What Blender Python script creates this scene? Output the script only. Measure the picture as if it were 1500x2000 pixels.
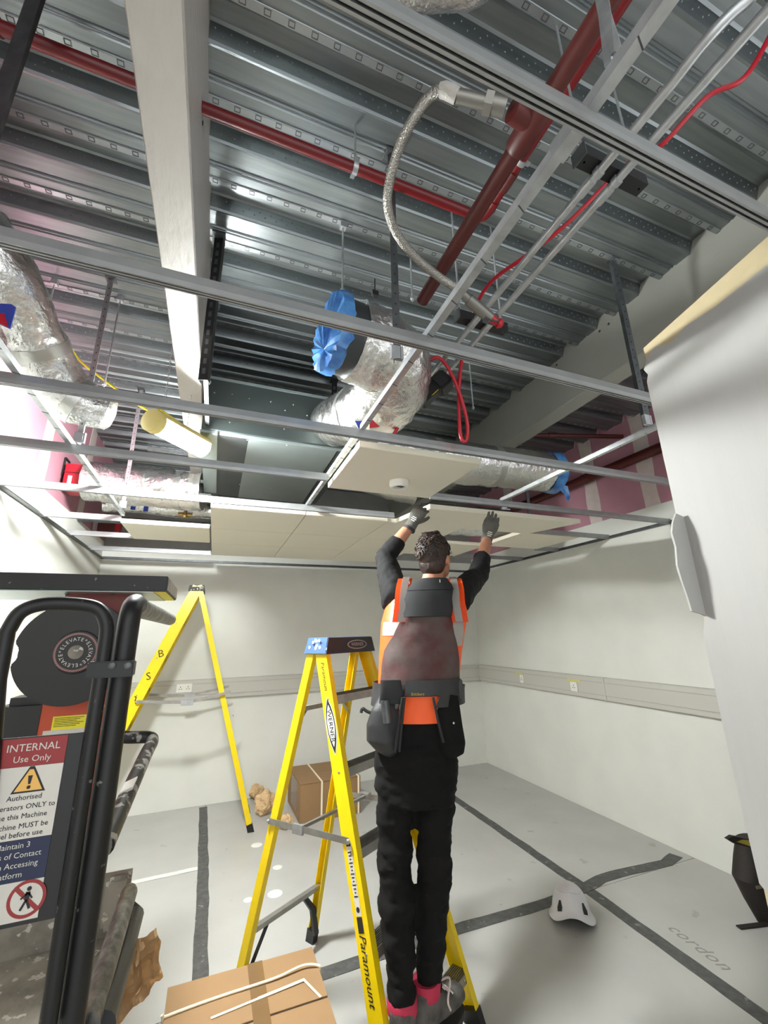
import bpy, bmesh, math, random
from mathutils import Vector as V, Matrix, noise
random.seed(7)
for o in list(bpy.data.objects): bpy.data.objects.remove(o)
SC = bpy.context.scene; COL = SC.collection
# ---------------------------------------------------------------- camera
F_PX, YAW, PITCH, ROLL = 822.7, 0.37596, 0.28046, -0.020206
EYE = V((0, 0, 1.64))
fw = V((math.sin(YAW)*math.cos(PITCH), math.cos(YAW)*math.cos(PITCH), math.sin(PITCH)))
rt0 = V((math.cos(YAW), -math.sin(YAW), 0)); up0 = rt0.cross(fw)
rt = rt0*math.cos(ROLL) + up0*math.sin(ROLL); upv = up0*math.cos(ROLL) - rt0*math.sin(ROLL)
cd = bpy.data.cameras.new('camera'); cam = bpy.data.objects.new('camera', cd); COL.objects.link(cam)
cd.sensor_fit = 'HORIZONTAL'; cd.sensor_width = 36; cd.lens = F_PX/1500*36; cd.clip_start = .02
cam.matrix_world = Matrix(((rt.x, upv.x, -fw.x, EYE.x), (rt.y, upv.y, -fw.y, EYE.y), (rt.z, upv.z, -fw.z, EYE.z), (0, 0, 0, 1)))
SC.camera = cam
# ---------------------------------------------------------------- world, lights, exposure
w = bpy.data.worlds.new('world'); SC.world = w; w.use_nodes = True
bg = w.node_tree.nodes['Background']; bg.inputs[0].default_value = (.96, .99, 1, 1); bg.inputs[1].default_value = 1.25
LAMP_STRENGTH = 590
FILL_LIGHT_W = 10
SC.view_settings.view_transform = 'Standard'; SC.view_settings.look = 'None'
SC.view_settings.gamma = 1; SC.view_settings.use_curve_mapping = False
SC.view_settings.exposure = 0.74
ld = bpy.data.lights.new('fill_light', 'POINT'); ld.energy = FILL_LIGHT_W; ld.color = (1, .98, .95); ld.shadow_soft_size = .35
lo = bpy.data.objects.new('fill_light', ld); lo.location = (-.8, -1.9, 2.5); COL.objects.link(lo)   # weak unseen fill light, added behind the camera

def ray(px, py):
    return fw*F_PX + rt*(px-750) - upv*(py-1000)
def at(px, py, ax, val):                     # the point of a plane x/y/z = val seen at a pixel of the photograph
    d = ray(px, py); return EYE + d*((val-EYE[ax])/d[ax])
def dep(px, py, d): return EYE + ray(px, py)*(d/F_PX)

# ---------------------------------------------------------------- materials
def s2l(c): return tuple(((x/255)/12.92 if x/255 <= .04045 else ((x/255+.055)/1.055)**2.4) for x in c)
MATS = {}
def mat(name, rgb, rough=.5, metal=0., var=0., vscale=8, bump=0., bscale=60, stretch=(1, 1, 1), rvar=0., emit=0, spec=.5, voro=False, rgb2=None, spots=0., spotcol=(1, 1, 1), spotscale=30):
    if name in MATS: return MATS[name]
    m = bpy.data.materials.new(name); m.use_nodes = True; nt = m.node_tree; b = nt.nodes['Principled BSDF']
    c = s2l(rgb); b.inputs['Base Color'].default_value = (*c, 1); b.inputs['Roughness'].default_value = rough
    b.inputs['Metallic'].default_value = metal; b.inputs['Specular IOR Level'].default_value = spec
    tc = nt.nodes.new('ShaderNodeTexCoord'); mp = nt.nodes.new('ShaderNodeMapping'); mp.inputs['Scale'].default_value = stretch
    nt.links.new(tc.outputs['Object'], mp.inputs['Vector'])
    col = None
    if var or rgb2:
        n = nt.nodes.new('ShaderNodeTexNoise'); n.inputs['Scale'].default_value = vscale; n.inputs['Detail'].default_value = 6
        nt.links.new(mp.outputs[0], n.inputs['Vector'])
        r = nt.nodes.new('ShaderNodeValToRGB'); r.color_ramp.elements[0].position = .35; r.color_ramp.elements[1].position = .65
        c2 = s2l(rgb2) if rgb2 else tuple(x*(1-var) for x in c)
        r.color_ramp.elements[0].color = (*c2, 1); r.color_ramp.elements[1].color = (*c, 1)
        nt.links.new(n.outputs['Fac'], r.inputs['Fac']); col = r.outputs['Color']
    if spots:
        n = nt.nodes.new('ShaderNodeTexNoise'); n.inputs['Scale'].default_value = spotscale; n.inputs['Detail'].default_value = 4
        nt.links.new(tc.outputs['Object'], n.inputs['Vector'])
        r = nt.nodes.new('ShaderNodeValToRGB'); r.color_ramp.elements[0].position = 1-spots-.03; r.color_ramp.elements[1].position = 1-spots
        r.color_ramp.elements[0].color = (0, 0, 0, 1); r.color_ramp.elements[1].color = (1, 1, 1, 1)
        nt.links.new(n.outputs['Fac'], r.inputs['Fac'])
        mx = nt.nodes.new('ShaderNodeMix'); mx.data_type = 'RGBA'
        nt.links.new(r.outputs['Color'], mx.inputs['Factor'])
        if col: nt.links.new(col, mx.inputs['A'])
        else: mx.inputs['A'].default_value = (*c, 1)
        mx.inputs['B'].default_value = (*s2l(spotcol), 1); col = mx.outputs['Result']
    if col: nt.links.new(col, b.inputs['Base Color'])
    if rvar:
        n = nt.nodes.new('ShaderNodeTexNoise'); n.inputs['Scale'].default_value = vscale*1.7
        nt.links.new(mp.outputs[0], n.inputs['Vector'])
        mr = nt.nodes.new('ShaderNodeMapRange'); mr.inputs['To Min'].default_value = max(.05, rough-rvar); mr.inputs['To Max'].default_value = rough+rvar
        nt.links.new(n.outputs['Fac'], mr.inputs['Value']); nt.links.new(mr.outputs[0], b.inputs['Roughness'])
    if bump:
        if voro:
            n = nt.nodes.new('ShaderNodeTexVoronoi'); n.inputs['Scale'].default_value = bscale; h = n.outputs['Distance']
        else:
            n = nt.nodes.new('ShaderNodeTexNoise'); n.inputs['Scale'].default_value = bscale; n.inputs['Detail'].default_value = 5; h = n.outputs['Fac']
        nt.links.new(mp.outputs[0], n.inputs['Vector'])
        bp = nt.nodes.new('ShaderNodeBump'); bp.inputs['Strength'].default_value = bump; bp.inputs['Distance'].default_value = .01
        nt.links.new(h, bp.inputs['Height']); nt.links.new(bp.outputs[0], b.inputs['Normal'])
    if emit:
        b.inputs['Emission Color'].default_value = (*c, 1); b.inputs['Emission Strength'].default_value = emit
    MATS[name] = m; return m
M_paint = mat('wall_paint', (227, 227, 220), .6, var=.05, vscale=3, bump=.05, bscale=120)
M_plaster = mat('plaster_skim', (166, 165, 162), .65, var=.04, vscale=3, bump=.10, bscale=10, stretch=(5, 5, .5))
M_board = mat('plasterboard_cream', (186, 171, 136), .8, var=.08, vscale=20)
M_pink = mat('plasterboard_pink', (186, 134, 148), .75, var=.1, vscale=4)
M_joint = mat('joint_compound', (216, 200, 196), .8, var=.1, vscale=12)
M_grey = mat('wall_grey', (150, 150, 148), .8, var=.12, vscale=6)
M_floor = mat('floor_sheet', (186, 185, 181), .33, var=.10, vscale=2.2, rvar=.1, spots=.29, spotcol=(164, 162, 158), spotscale=7)
M_gap = mat('floor_under', (90, 88, 84), .9)
M_ftape = mat('floor_tape', (92, 92, 90), .6, rgb2=(74, 74, 73), vscale=25, bump=.4, bscale=40, spots=.33, spotcol=(128, 127, 124), spotscale=18)
M_ctape = mat('clear_tape', (226, 226, 222), .15, bump=.4, bscale=60)
M_deck = mat('galvanised_deck', (140, 146, 148), .34, .85, var=.18, vscale=5, stretch=(.5, 9, 9), rvar=.06)
M_emb = mat('deck_embossing', (132, 139, 142), .33, .85)
M_slot = mat('deck_tab', (160, 165, 167), .3, .85)
M_galv = mat('galvanised', (196, 199, 201), .38, .8, var=.22, vscale=25, rvar=.08)
M_bar = mat('grid_steel', (168, 170, 170), .42, .7, var=.1, vscale=15)
M_dark = mat('dark_gap', (28, 28, 28), .6)
M_zinc = mat('zinc_dark', (105, 108, 110), .45, .8, var=.3, vscale=20)
M_beam = mat('intumescent_paint', (176, 171, 164), .42, var=.05, vscale=4, bump=.45, bscale=45, stretch=(1, .35, 1))
M_beam2 = mat('intumescent_paint_smooth', (150, 150, 142), .6, var=.06, vscale=3, bump=.08, bscale=40)
M_redp = mat('dark_red_pipe', (82, 25, 21), .45, var=.15, vscale=10, bump=.05, bscale=50)
M_red = mat('red_pipe', (104, 5, 13), .36, var=.1, vscale=10)
M_cable = mat('red_cable', (172, 16, 36), .35)
M_foil = mat('aluminium_foil', (222, 222, 220), .24, 1., bump=1., bscale=34, rvar=.08, vscale=8)
M_ftp = mat('foil_tape', (190, 190, 186), .3, .9, bump=.3, bscale=30)
M_blue = mat('blue_film', (84, 142, 200), .16, bump=.3, bscale=25, rgb2=(40, 92, 160), vscale=14)
M_fcu = mat('duct_sheet_steel', (84, 92, 91), .35, .65, var=.12, vscale=2)
M_fcud = mat('duct_sheet_dark', (74, 78, 80), .4, .6, var=.1, vscale=3)
M_fcul = mat('duct_flange_light', (160, 172, 172), .35, .6)
M_black = mat('black_plastic', (22, 22, 23), .45)
M_blackm = mat('black_steel', (30, 30, 31), .42, .3, spots=.27, spotcol=(120, 118, 114), spotscale=40)
M_tile = mat('white_metal_tile', (228, 222, 204), .45, var=.015, vscale=2)
M_white = mat('white_plastic', (236, 234, 226), .35)
M_yel = mat('fibreglass_yellow', (234, 202, 14), .36, var=.06, vscale=14, spots=.27, spotcol=(206, 180, 40), spotscale=20)
M_yelp = mat('cable_yellow', (226, 206, 30), .4)
M_alu = mat('aluminium_rung', (172, 170, 164), .38, .75, var=.18, vscale=20)
M_capb = mat('ladder_cap', (52, 84, 138), .5, spots=.34, spotcol=(225, 228, 230), spotscale=24)
M_capk = mat('ladder_cap_front', (36, 36, 40), .5)
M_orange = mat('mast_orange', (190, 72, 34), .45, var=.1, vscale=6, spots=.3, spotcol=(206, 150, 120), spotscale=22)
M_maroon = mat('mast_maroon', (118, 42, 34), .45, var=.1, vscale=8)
M_dust = mat('dusty_metal', (156, 149, 138), .85, rgb2=(112, 107, 99), vscale=9, bump=.3, bscale=50, spots=.35, spotcol=(196, 192, 184), spotscale=32)
M_silver = mat('paint_splashed_tube', (128, 126, 122), .4, .5, rgb2=(60, 60, 60), vscale=22, bump=.2, bscale=40, stretch=(2, 1, 1))
M_signw = mat('sign_white', (206, 202, 194), .5, var=.06, vscale=10)
M_signr = mat('sign_red', (142, 40, 42), .5)
M_signn = mat('sign_navy', (26, 34, 66), .5)
M_amber = mat('sign_amber', (226, 176, 92), .5)
M_ink = mat('ink_black', (30, 28, 28), .6)
M_stky = mat('sticker_yellow', (232, 220, 40), .5)
M_card = mat('cardboard', (146, 114, 78), .75, var=.07, vscale=6, bump=.05, bscale=50)
M_cardd = mat('cardboard_shadow_gap', (64, 44, 28), .9)
M_ptape = mat('packing_tape', (118, 91, 62), .18, var=.06, vscale=12)
M_strap = mat('packing_strap', (240, 228, 200), .4)
M_paper = mat('kraft_paper', (214, 180, 136), .75, var=.15, vscale=10, bump=.3, bscale=30)
M_trunk = mat('trunking', (196, 194, 186), .5)
M_trunk2 = mat('trunking_edge', (168, 167, 161), .5)
M_helm = mat('helmet_shell', (222, 220, 224), .28, var=.03, vscale=20)
M_skin = mat('skin', (178, 124, 98), .5, var=.12, vscale=30, bump=.05, bscale=80)
M_hair = mat('hair_brown', (62, 44, 35), .58, rgb2=(26, 18, 15), vscale=30, bump=.8, bscale=45)
M_cloth = mat('black_cloth', (22, 22, 23), .85, var=.25, vscale=7, bump=.35, bscale=10, spec=.3)
M_trous = mat('black_trousers', (17, 16, 16), .9, var=.3, vscale=6, bump=.5, bscale=9, spec=.25)
M_hiv = mat('hi_vis_orange', (255, 96, 26), .55, var=.06, vscale=12, bump=.3, bscale=14)
M_refl = mat('reflective_tape', (168, 165, 160), .35, .25, var=.1, vscale=14)
M_tvest = mat('tool_vest_worn', (82, 72, 68), .72, rgb2=(78, 40, 40), vscale=9, bump=.4, bscale=14)
M_tvestk = mat('tool_vest_black', (36, 37, 39), .75, var=.2, vscale=9, bump=.2, bscale=20)
M_pouch = mat('pouch_nylon', (44, 45, 47), .55, var=.25, vscale=9, bump=.5, bscale=12)
M_glove = mat('work_glove', (92, 90, 84), .8, var=.25, vscale=22, bump=.5, bscale=60)
M_gloved = mat('glove_dark', (44, 42, 41), .75, var=.2, vscale=20, bump=.3, bscale=50)
M_boot = mat('boot_suede', (98, 94, 90), .85, rgb2=(66, 62, 60), vscale=18, bump=.4, bscale=50)
M_sole = mat('boot_sole', (40, 38, 36), .7)
M_rcoll = mat('boot_collar_red', (176, 40, 70), .75, bump=.2, bscale=40)
M_brass = mat('brass', (190, 160, 96), .3, .9)
M_clear = mat('lens_clear', (220, 220, 200), .12)
M_lamp = mat('lamp_glow', (250, 254, 252), .4, emit=LAMP_STRENGTH)
M_lampc = mat('lamp_cap', (196, 178, 110), .5)
M_blk = mat('blue_label', (40, 60, 150), .5)
M_bag = mat('bag_dark', (34, 28, 24), .75, bump=.2, bscale=40)
M_bagy = mat('bag_yellow', (172, 158, 50), .6)
M_pencil = mat('pencil_mark', (150, 147, 141), .9)

# ---------------------------------------------------------------- mesh helpers (everything in world coordinates)
def B(): return bmesh.new()
def box(bm, a, b):
    lo = V((min(a[i], b[i]) for i in range(3))); hi = V((max(a[i], b[i]) for i in range(3)))
    v = [bm.verts.new((x, y, z)) for z in (lo.z, hi.z) for y in (lo.y, hi.y) for x in (lo.x, hi.x)]
    for f in ((0, 2, 3, 1), (4, 5, 7, 6), (0, 1, 5, 4), (2, 6, 7, 3), (0, 4, 6, 2), (1, 3, 7, 5)): bm.faces.new([v[i] for i in f])
    return bm
def obox(bm, c, ax, ay, az):                 # oriented box: centre and three half-vectors
    c = V(c); v = [bm.verts.new(c+ax*i+ay*j+az*k) for k in (-1, 1) for j in (-1, 1) for i in (-1, 1)]
    for f in ((0, 2, 3, 1), (4, 5, 7, 6), (0, 1, 5, 4), (2, 6, 7, 3), (0, 4, 6, 2), (1, 3, 7, 5)): bm.faces.new([v[i] for i in f])
    return bm
def frame(d, ref=V((0, 0, 1))):
    d = d.normalized()
    if abs(d.dot(ref)) > .97: ref = V((1, 0, 0))
    a = d.cross(ref).normalized(); return a, a.cross(d).normalized()
def prism(bm, a, b, poly, side=None, upd=None):     # extrude a 2-D outline (side, up) from a to b
    a, b = V(a), V(b); s, u = frame(b-a)
    if side is not None: s = V(side).normalized()
    if upd is not None: u = V(upd).normalized()
    r0 = [bm.verts.new(a+s*x+u*y) for x, y in poly]; r1 = [bm.verts.new(b+s*x+u*y) for x, y in poly]
    n = len(poly)
    for i in range(n): bm.faces.new((r0[i], r0[(i+1) % n], r1[(i+1) % n], r1[i]))
    bm.faces.new(r0[::-1]); bm.faces.new(r1)
    return bm
def bar(bm, a, b, wd, ht, upd=None):
    return prism(bm, a, b, [(-wd/2, -ht/2), (wd/2, -ht/2), (wd/2, ht/2), (-wd/2, ht/2)], None, upd) if upd is None else \
        prism(bm, a, b, [(-wd/2, -ht/2), (wd/2, -ht/2), (wd/2, ht/2), (-wd/2, ht/2)], (V(b)-V(a)).cross(V(upd)), V(upd))
def smooth_path(pts, n=8):                    # Catmull-Rom
    pts = [V(p) for p in pts]; P = [pts[0]*2-pts[1]]+pts+[pts[-1]*2-pts[-2]]; out = []
    for i in range(1, len(P)-2):
        for k in range(n):
            t = k/n; p0, p1, p2, p3 = P[i-1], P[i], P[i+1], P[i+2]
            out.append(.5*((2*p1)+(-p0+p2)*t+(2*p0-5*p1+4*p2-p3)*t*t+(-p0+3*p1-3*p2+p3)*t**3))
    out.append(pts[-1]); return out
def tube(bm, pts, r, n=12, caps=True, crumple=0., cs=9., ref=None):
    pts = [V(p) for p in pts]; m = len(pts); rs = r if isinstance(r, (list, tuple)) else [r]*m
    rings = []; s = None
    for i, p in enumerate(pts):
        d = (pts[min(i+1, m-1)]-pts[max(i-1, 0)]).normalized()
        if s is None: s, u = frame(d)
        else:
            s = (s-d*s.dot(d)).normalized(); u = s.cross(d)
        ring = []
        for k in range(n):
            a = 2*math.pi*k/n; rr = rs[i]; q = p+(s*math.cos(a)+u*math.sin(a))*rr
            if crumple:
                q += (q-p)*(noise.noise(q*cs)*crumple+noise.noise(q*cs*2.7)*crumple*.55+abs(noise.noise(q*cs*5.3))*crumple*.4)
            ring.append(bm.verts.new(q))
        rings.append(ring)
    for a, b in zip(rings, rings[1:]):
        for k in range(n): bm.faces.new((a[k], a[(k+1) % n], b[(k+1) % n], b[k]))
    if caps: bm.faces.new(rings[0][::-1]); bm.faces.new(rings[-1])
    return bm
def lathe(bm, c, axis, prof, n=24):           # prof: (radius, height along axis)
    axis = V(axis).normalized(); s, u = frame(axis); c = V(c); rings = []
    for r, h in prof:
        rings.append([bm.verts.new(c+axis*h+(s*math.cos(2*math.pi*k/n)+u*math.sin(2*math.pi*k/n))*max(r, 1e-4)) for k in range(n)])
    for a, b in zip(rings, rings[1:]):
        for k in range(n): bm.faces.new((a[k], a[(k+1) % n], b[(k+1) % n], b[k]))
    bm.faces.new(rings[0][::-1]); bm.faces.new(rings[-1]); return bm
def plate(bm, pts, th):                       # a flat outline in 3-D given thickness along its normal
    pts = [V(p) for p in pts]; nrm = V((0, 0, 0))
    for i in range(len(pts)): nrm += (pts[i]-pts[0]).cross(pts[(i+1) % len(pts)]-pts[0])
    nrm.normalize(); r0 = [bm.verts.new(p) for p in pts]; r1 = [bm.verts.new(p+nrm*th) for p in pts]; n = len(pts)
    for i in range(n): bm.faces.new((r0[i], r0[(i+1) % n], r1[(i+1) % n], r1[i]))
    bm.faces.new(r0[::-1]); bm.faces.new(r1); return bm
def ellipsoid(bm, c, ax, ay, az, nu=16, nv=10, disp=None):
    c = V(c); rings = []
    for j in range(1, nv):
        t = math.pi*j/nv; rings.append([bm.verts.new(c+ax*(math.sin(t)*math.cos(2*math.pi*i/nu))+ay*(math.sin(t)*math.sin(2*math.pi*i/nu))+az*math.cos(t)) for i in range(nu)])
    top = bm.verts.new(c+az); bot = bm.verts.new(c-az)
    for i in range(nu):
        bm.faces.new((top, rings[0][i], rings[0][(i+1) % nu])); bm.faces.new((bot, rings[-1][(i+1) % nu], rings[-1][i]))
        for a, b in zip(rings, rings[1:]): bm.faces.new((a[i], b[i], b[(i+1) % nu], a[(i+1) % nu]))
    return bm

ROOTLOC = {}
def thing(name, label, cat, loc=(0, 0, 0), group=None, kind=None):
    o = bpy.data.objects.new(name, None); COL.objects.link(o); o.location = loc; o.empty_display_size = .05
    ROOTLOC[o.name] = V(loc)
    if label: o['label'] = label
    if cat: o['category'] = cat
    if group: o['group'] = group
    if kind: o['kind'] = kind
    return o
def rootloc(o): return ROOTLOC.get(o.name, V((0, 0, 0)))
def finish(bm, smooth=None, bevel=0):
    bmesh.ops.recalc_face_normals(bm, faces=bm.faces)
    if bevel:
        es = [e for e in bm.edges if len(e.link_faces) == 2 and e.calc_face_angle(0) > .6]
        if es: bmesh.ops.bevel(bm, geom=es, offset=bevel, segments=2, affect='EDGES', clamp_overlap=True)
def obj(name, bm, m, parent=None, smooth=True, bevel=0, label=None, kind=None):
    finish(bm, bevel=bevel)
    loc = rootloc(parent) if parent is not None else None
    if loc is None:                            # a one-mesh thing stands at its own base
        xs = [v.co for v in bm.verts]; loc = V(((min(v.x for v in xs)+max(v.x for v in xs))/2, (min(v.y for v in xs)+max(v.y for v in xs))/2, min(v.z for v in xs)))
    bmesh.ops.translate(bm, verts=bm.verts, vec=-loc)
    me = bpy.data.meshes.new(name); bm.to_mesh(me); bm.free()
    if smooth:
        me.polygons.foreach_set('use_smooth', [True]*len(me.polygons))
        me.set_sharp_from_angle(angle=math.radians(38))
    me.materials.append(m); o = bpy.data.objects.new(name, me); COL.objects.link(o)
    if parent is None: o.location = loc
    else: o.parent = parent
    ROOTLOC[o.name] = loc
    if label: o['label'] = label
    if kind: o['kind'] = kind
    return o
def tag(o, label, cat, group=None, kind=None):
    if label: o['label'] = label
    if cat: o['category'] = cat
    if group: o['group'] = group
    if kind: o['kind'] = kind
    return o
def text_bm(s, size, org, xd, yd, align='CENTER', depth=.0004, shear=0., spacing=1.):
    cu = bpy.data.curves.new('t', 'FONT'); cu.body = s; cu.size = size; cu.align_x = align; cu.align_y = 'CENTER'; cu.extrude = depth; cu.resolution_u = 2; cu.shear = shear; cu.space_character = spacing
    to = bpy.data.objects.new('t', cu); me = bpy.data.meshes.new_from_object(to); bm = B(); bm.from_mesh(me)
    bpy.data.objects.remove(to); bpy.data.meshes.remove(me); bpy.data.curves.remove(cu)
    xd, yd = V(xd).normalized(), V(yd).normalized(); zd = xd.cross(yd); org = V(org)
    for v in bm.verts: v.co = org+xd*v.co.x+yd*v.co.y+zd*v.co.z
    return bm
def text(name, s, size, org, xd, yd, m, parent, **k):
    o = obj(name, text_bm(s, size, org, xd, yd, **k), m, parent, smooth=False); return o
def merge(*bms):
    out = B()
    for b in bms:
        me = bpy.data.meshes.new('tmp'); b.to_mesh(me); out.from_mesh(me); bpy.data.meshes.remove(me); b.free()
    return out
def remesh(bm, vox, smooth_it=2):             # fuse overlapping closed shells into one continuous surface
    bmesh.ops.recalc_face_normals(bm, faces=bm.faces)
    me = bpy.data.meshes.new('rm'); bm.to_mesh(me); bm.free(); o = bpy.data.objects.new('rm', me); COL.objects.link(o)
    md = o.modifiers.new('r', 'REMESH'); md.mode = 'VOXEL'; md.voxel_size = vox
    ms = o.modifiers.new('s', 'SMOOTH'); ms.iterations = smooth_it; ms.factor = .5
    dg = bpy.context.evaluated_depsgraph_get(); dg.update(); m2 = bpy.data.meshes.new_from_object(o.evaluated_get(dg))
    out = B(); out.from_mesh(m2); bpy.data.objects.remove(o); bpy.data.meshes.remove(me); bpy.data.meshes.remove(m2); return out

# ================================================================ THE SETTING
XL, XR, YB, ZD, ZG = -1.19, 3.45, 5.27, 3.52, 2.465
YF = -1.2
# floor: protective sheets taped at their joints
fl = thing('floor', 'off-white protective floor sheets taped with grey tape', None, (1, 2, 0), kind='structure')
obj('floor_base', box(B(), (XL-.1, -3, -.1), (XR+.1, YB+.1, -.006)), M_gap, fl, smooth=False)
for x0, x1 in ((XL, .065), (.065, 2.42), (2.42, XR)):
    for y0, y1 in ((-3, .2), (.2, 2.63), (2.63, YB)):
        obj('floor_sheet', box(B(), (x0+.002, y0+.002, -.006), (x1-.002, y1-.002, 0)), M_floor, fl, smooth=False)
def tape(pts, wd, m=M_ftape):
    bm = B(); pts = [V(p) for p in pts]; P2 = []
    for a, b in zip(pts, pts[1:]):
        n = max(2, int((b-a).length/.06))
        P2 += [a+(b-a)*(k/n) for k in range(n)]
    P2.append(pts[-1]); L, R = [], []
    for i, p in enumerate(P2):
        d = (P2[min(i+1, len(P2)-1)]-P2[max(i-1, 0)]).normalized(); s = V((d.y, -d.x, 0)); h = wd/2*(1+.10*noise.noise(p*9))
        q = p+s*.006*noise.noise(p*5+V((3, 1, 0)))
        L.append(bm.verts.new(q-s*h+V((0, 0, .0012)))); R.append(bm.verts.new(q+s*h+V((0, 0, .0012))))
    for i in range(len(L)-1): bm.faces.new((L[i], R[i], R[i+1], L[i+1]))
    g = bmesh.ops.extrude_face_region(bm, geom=bm.faces[:]); bmesh.ops.translate(bm, verts=[v for v in g['geom'] if isinstance(v, bmesh.types.BMVert)], vec=(0, 0, -.0015))
    return bm
obj('floor_tape', tape([(.045, 5.22, 0), (.06, 4.6, 0), (.075, 3.6, 0), (.08, 1.4, 0)], .075), M_ftape, fl)
obj('floor_tape', tape([(2.46, 5.2, 0), (2.44, 4.3, 0), (2.42, 2.6, 0), (2.375, 1.63, 0), (2.36, .6, 0)], .085), M_ftape, fl)
obj('floor_tape', tape([(3.36, 2.71, .0015), (3.2, 2.66, .0015), (2.9, 2.69, .0015), (2.6, 2.70, .0015), (2.42, 2.66, .0015), (2.1, 2.63, .0015), (1.5, 2.64, .0015), (.6, 2.62, .0015), (.1, 2.64, .0015)], .085), M_ftape, fl)
obj('clear_tape', tape([(.03, 3.97, .002), (-.36, 3.95, .002), (-.9, 3.93, .002)], .05), M_ctape, fl, label='strip of clear packing tape')
bm = B()
for x, y, r in ((.47, 4.17, .045), (.35, 3.42, .03), (.52, 3.42, .05), (.58, 3.75, .035)):
    lathe(bm, (x, y, 0), (0, 0, 1), [(r, 0), (r*.8, .002), (.002, .003)], 10)
obj('plaster_splash', bm, M_white, fl, kind='stuff')
obj('pencil_writing', text_bm('cordon', .105, at(1362, 1848, 2, .0006), at(1415, 1890, 2, 0)-at(1310, 1812, 2, 0), V((0, 0, 1)).cross(at(1415, 1890, 2, 0)-at(1310, 1812, 2, 0)), depth=.0002, shear=.3, spacing=1.1), M_pencil, fl, smooth=False, label='handwritten pencil word cordon')

# walls
def wall_side(name, x, sgn, label):
    wl = thing(name, label, None, (x, 2, 0), kind='structure')
    xo = x-sgn*.1
    obj('painted_face', box(B(), (xo, YF if sgn > 0 else .7, 0), (x, YB, 2.655)), M_paint, wl, smooth=False)
    ys = [YF, 0.0, 1.2, 2.15 if sgn > 0 else 2.4, 3.35 if sgn > 0 else 3.0, 4.3, YB]
    for a, b in zip(ys, ys[1:]):
        if sgn < 0 and b < 1: continue
        obj('plasterboard', box(B(), (xo, a+.002, 2.657), (x-sgn*.002, b-.002, 3.6)), M_pink, wl, smooth=False)
    for yy in ys[1:-1]:
        if sgn < 0 and yy < 1: continue
        bm = B(); w0 = .075; ring = []
        for k in range(13):
            z = 2.655+(3.6-2.655)*k/12
            ring.append((yy-w0+.02*noise.noise(V((yy, z*4, 1))), yy+w0+.02*noise.noise(V((yy, z*4, 5))), z))
        va = [(bm.verts.new((x+sgn*.001, a, z)), bm.verts.new((x+sgn*.001, b, z))) for a, b, z in ring]
        for p, q in zip(va, va[1:]): bm.faces.new((p[0], p[1], q[1], q[0]))
        g = bmesh.ops.extrude_face_region(bm, geom=bm.faces[:]); bmesh.ops.translate(bm, verts=[v for v in g['geom'] if isinstance(v, bmesh.types.BMVert)], vec=(-sgn*.003, 0, 0))
        obj('joint_strip', bm, M_joint, wl, smooth=False, label='plastered board joint')
    return wl
wall_side('wall_left', XL, 1, 'left wall, white below and pink plasterboard above the grid')
wr = wall_side('wall_right', XR, -1, 'right wall, white below and pink plasterboard above the grid')
wb = thing('wall_back', 'white back wall, bare grey above the ceiling grid', None, (1, YB, 0), kind='structure')
obj('painted_face', box(B(), (XL-.1, YB, 0), (XR+.1, YB+.1, 2.60)), M_paint, wb, smooth=False)
obj('upper_face', box(B(), (XL-.1, YB, 2.602), (XR+.1, YB+.1, 3.6)), M_grey, wb, smooth=False)

# entrance partition on the right, its end showing the raw board
EA = V((1.205, .765, 0)); ED = V((-.234, -.972, 0)); EN = V((-.972, .234, 0))
we = thing('wall_entrance', 'freshly skimmed plasterboard partition end beside the entrance', None, (1.2, .7, 0), kind='structure')
ZT = 2.50
def epoly(pts, off, th, back=0):
    return plate(B(), [EA+ED*s+V((0, 0, z))+EN*off for s, z in pts], th)
obj('board_core', plate(B(), [EA+ED*s+V((0, 0, z))-EN*.10 for s, z in ((0, 0), (1.6, 0), (1.6, ZT), (0, ZT))], -.10) if False else obox(B(), EA+ED*.8+V((0, 0, ZT/2))-EN*.05, ED*.8, EN*.05, V((0, 0, ZT/2))), M_board, we, smooth=False)
rag = [(0.0, 1.08)]
bot = [(.03, 1.06), (.06, 1.05), (.1, 1.04), (.16, 1.0), (.25, .98), (1.6, .9)]
left = [(-.004, 1.3), (-.004, 1.62), (.012, 1.66), (.014, 1.76), (.006, 1.80), (.012, 1.84), (.008, 1.9), (-.006, 1.93), (-.006, 2.38), (.004, 2.40), (-.008, 2.425), (.014, 2.455)]
top = [(.05, 2.465), (.10, 2.44), (.16, 2.45), (.25, 2.435), (.4, 2.43), (.7, 2.42), (1.6, 2.42)]
pts = [(s, z) for s, z in left]+top+bot[::-1]+[(0, 1.08)]
bm = plate(B(), [EA+ED*s+V((0, 0, z)) for s, z in pts], -.004)
bmesh.ops.translate(bm, verts=bm.verts, vec=EN*.0045)
bmesh.ops.triangulate(bm, faces=[f for f in bm.faces if len(f.verts) > 4])
obj('plaster_skim', bm, M_plaster, we, smooth=False, label='white plaster skim with ragged edges')
bm = B(); q = EA+V((0, 0, 0))
fp = [(-.004, 1.93), (.03, 1.945), (.045, 1.92), (.055, 1.89), (.052, 1.85), (.060, 1.80), (.056, 1.76), (.050, 1.72), (.046, 1.68), (.018, 1.672), (-.004, 1.66)]
plate(bm, [EA+ED*.012+EN*t+V((0, 0, z)) for t, z in fp], .006)
obj('plaster_flake', bm, M_plaster, we, smooth=False, label='ragged plaster overhang at the far corner')
bm = B(); obox(bm, EA+ED*.055+V((0, 0, 1.0))+EN*.001, ED*.012, EN*.0015, V((0, 0, .05)))
obj('metal_plate', bm, M_zinc, we, smooth=False)

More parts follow.
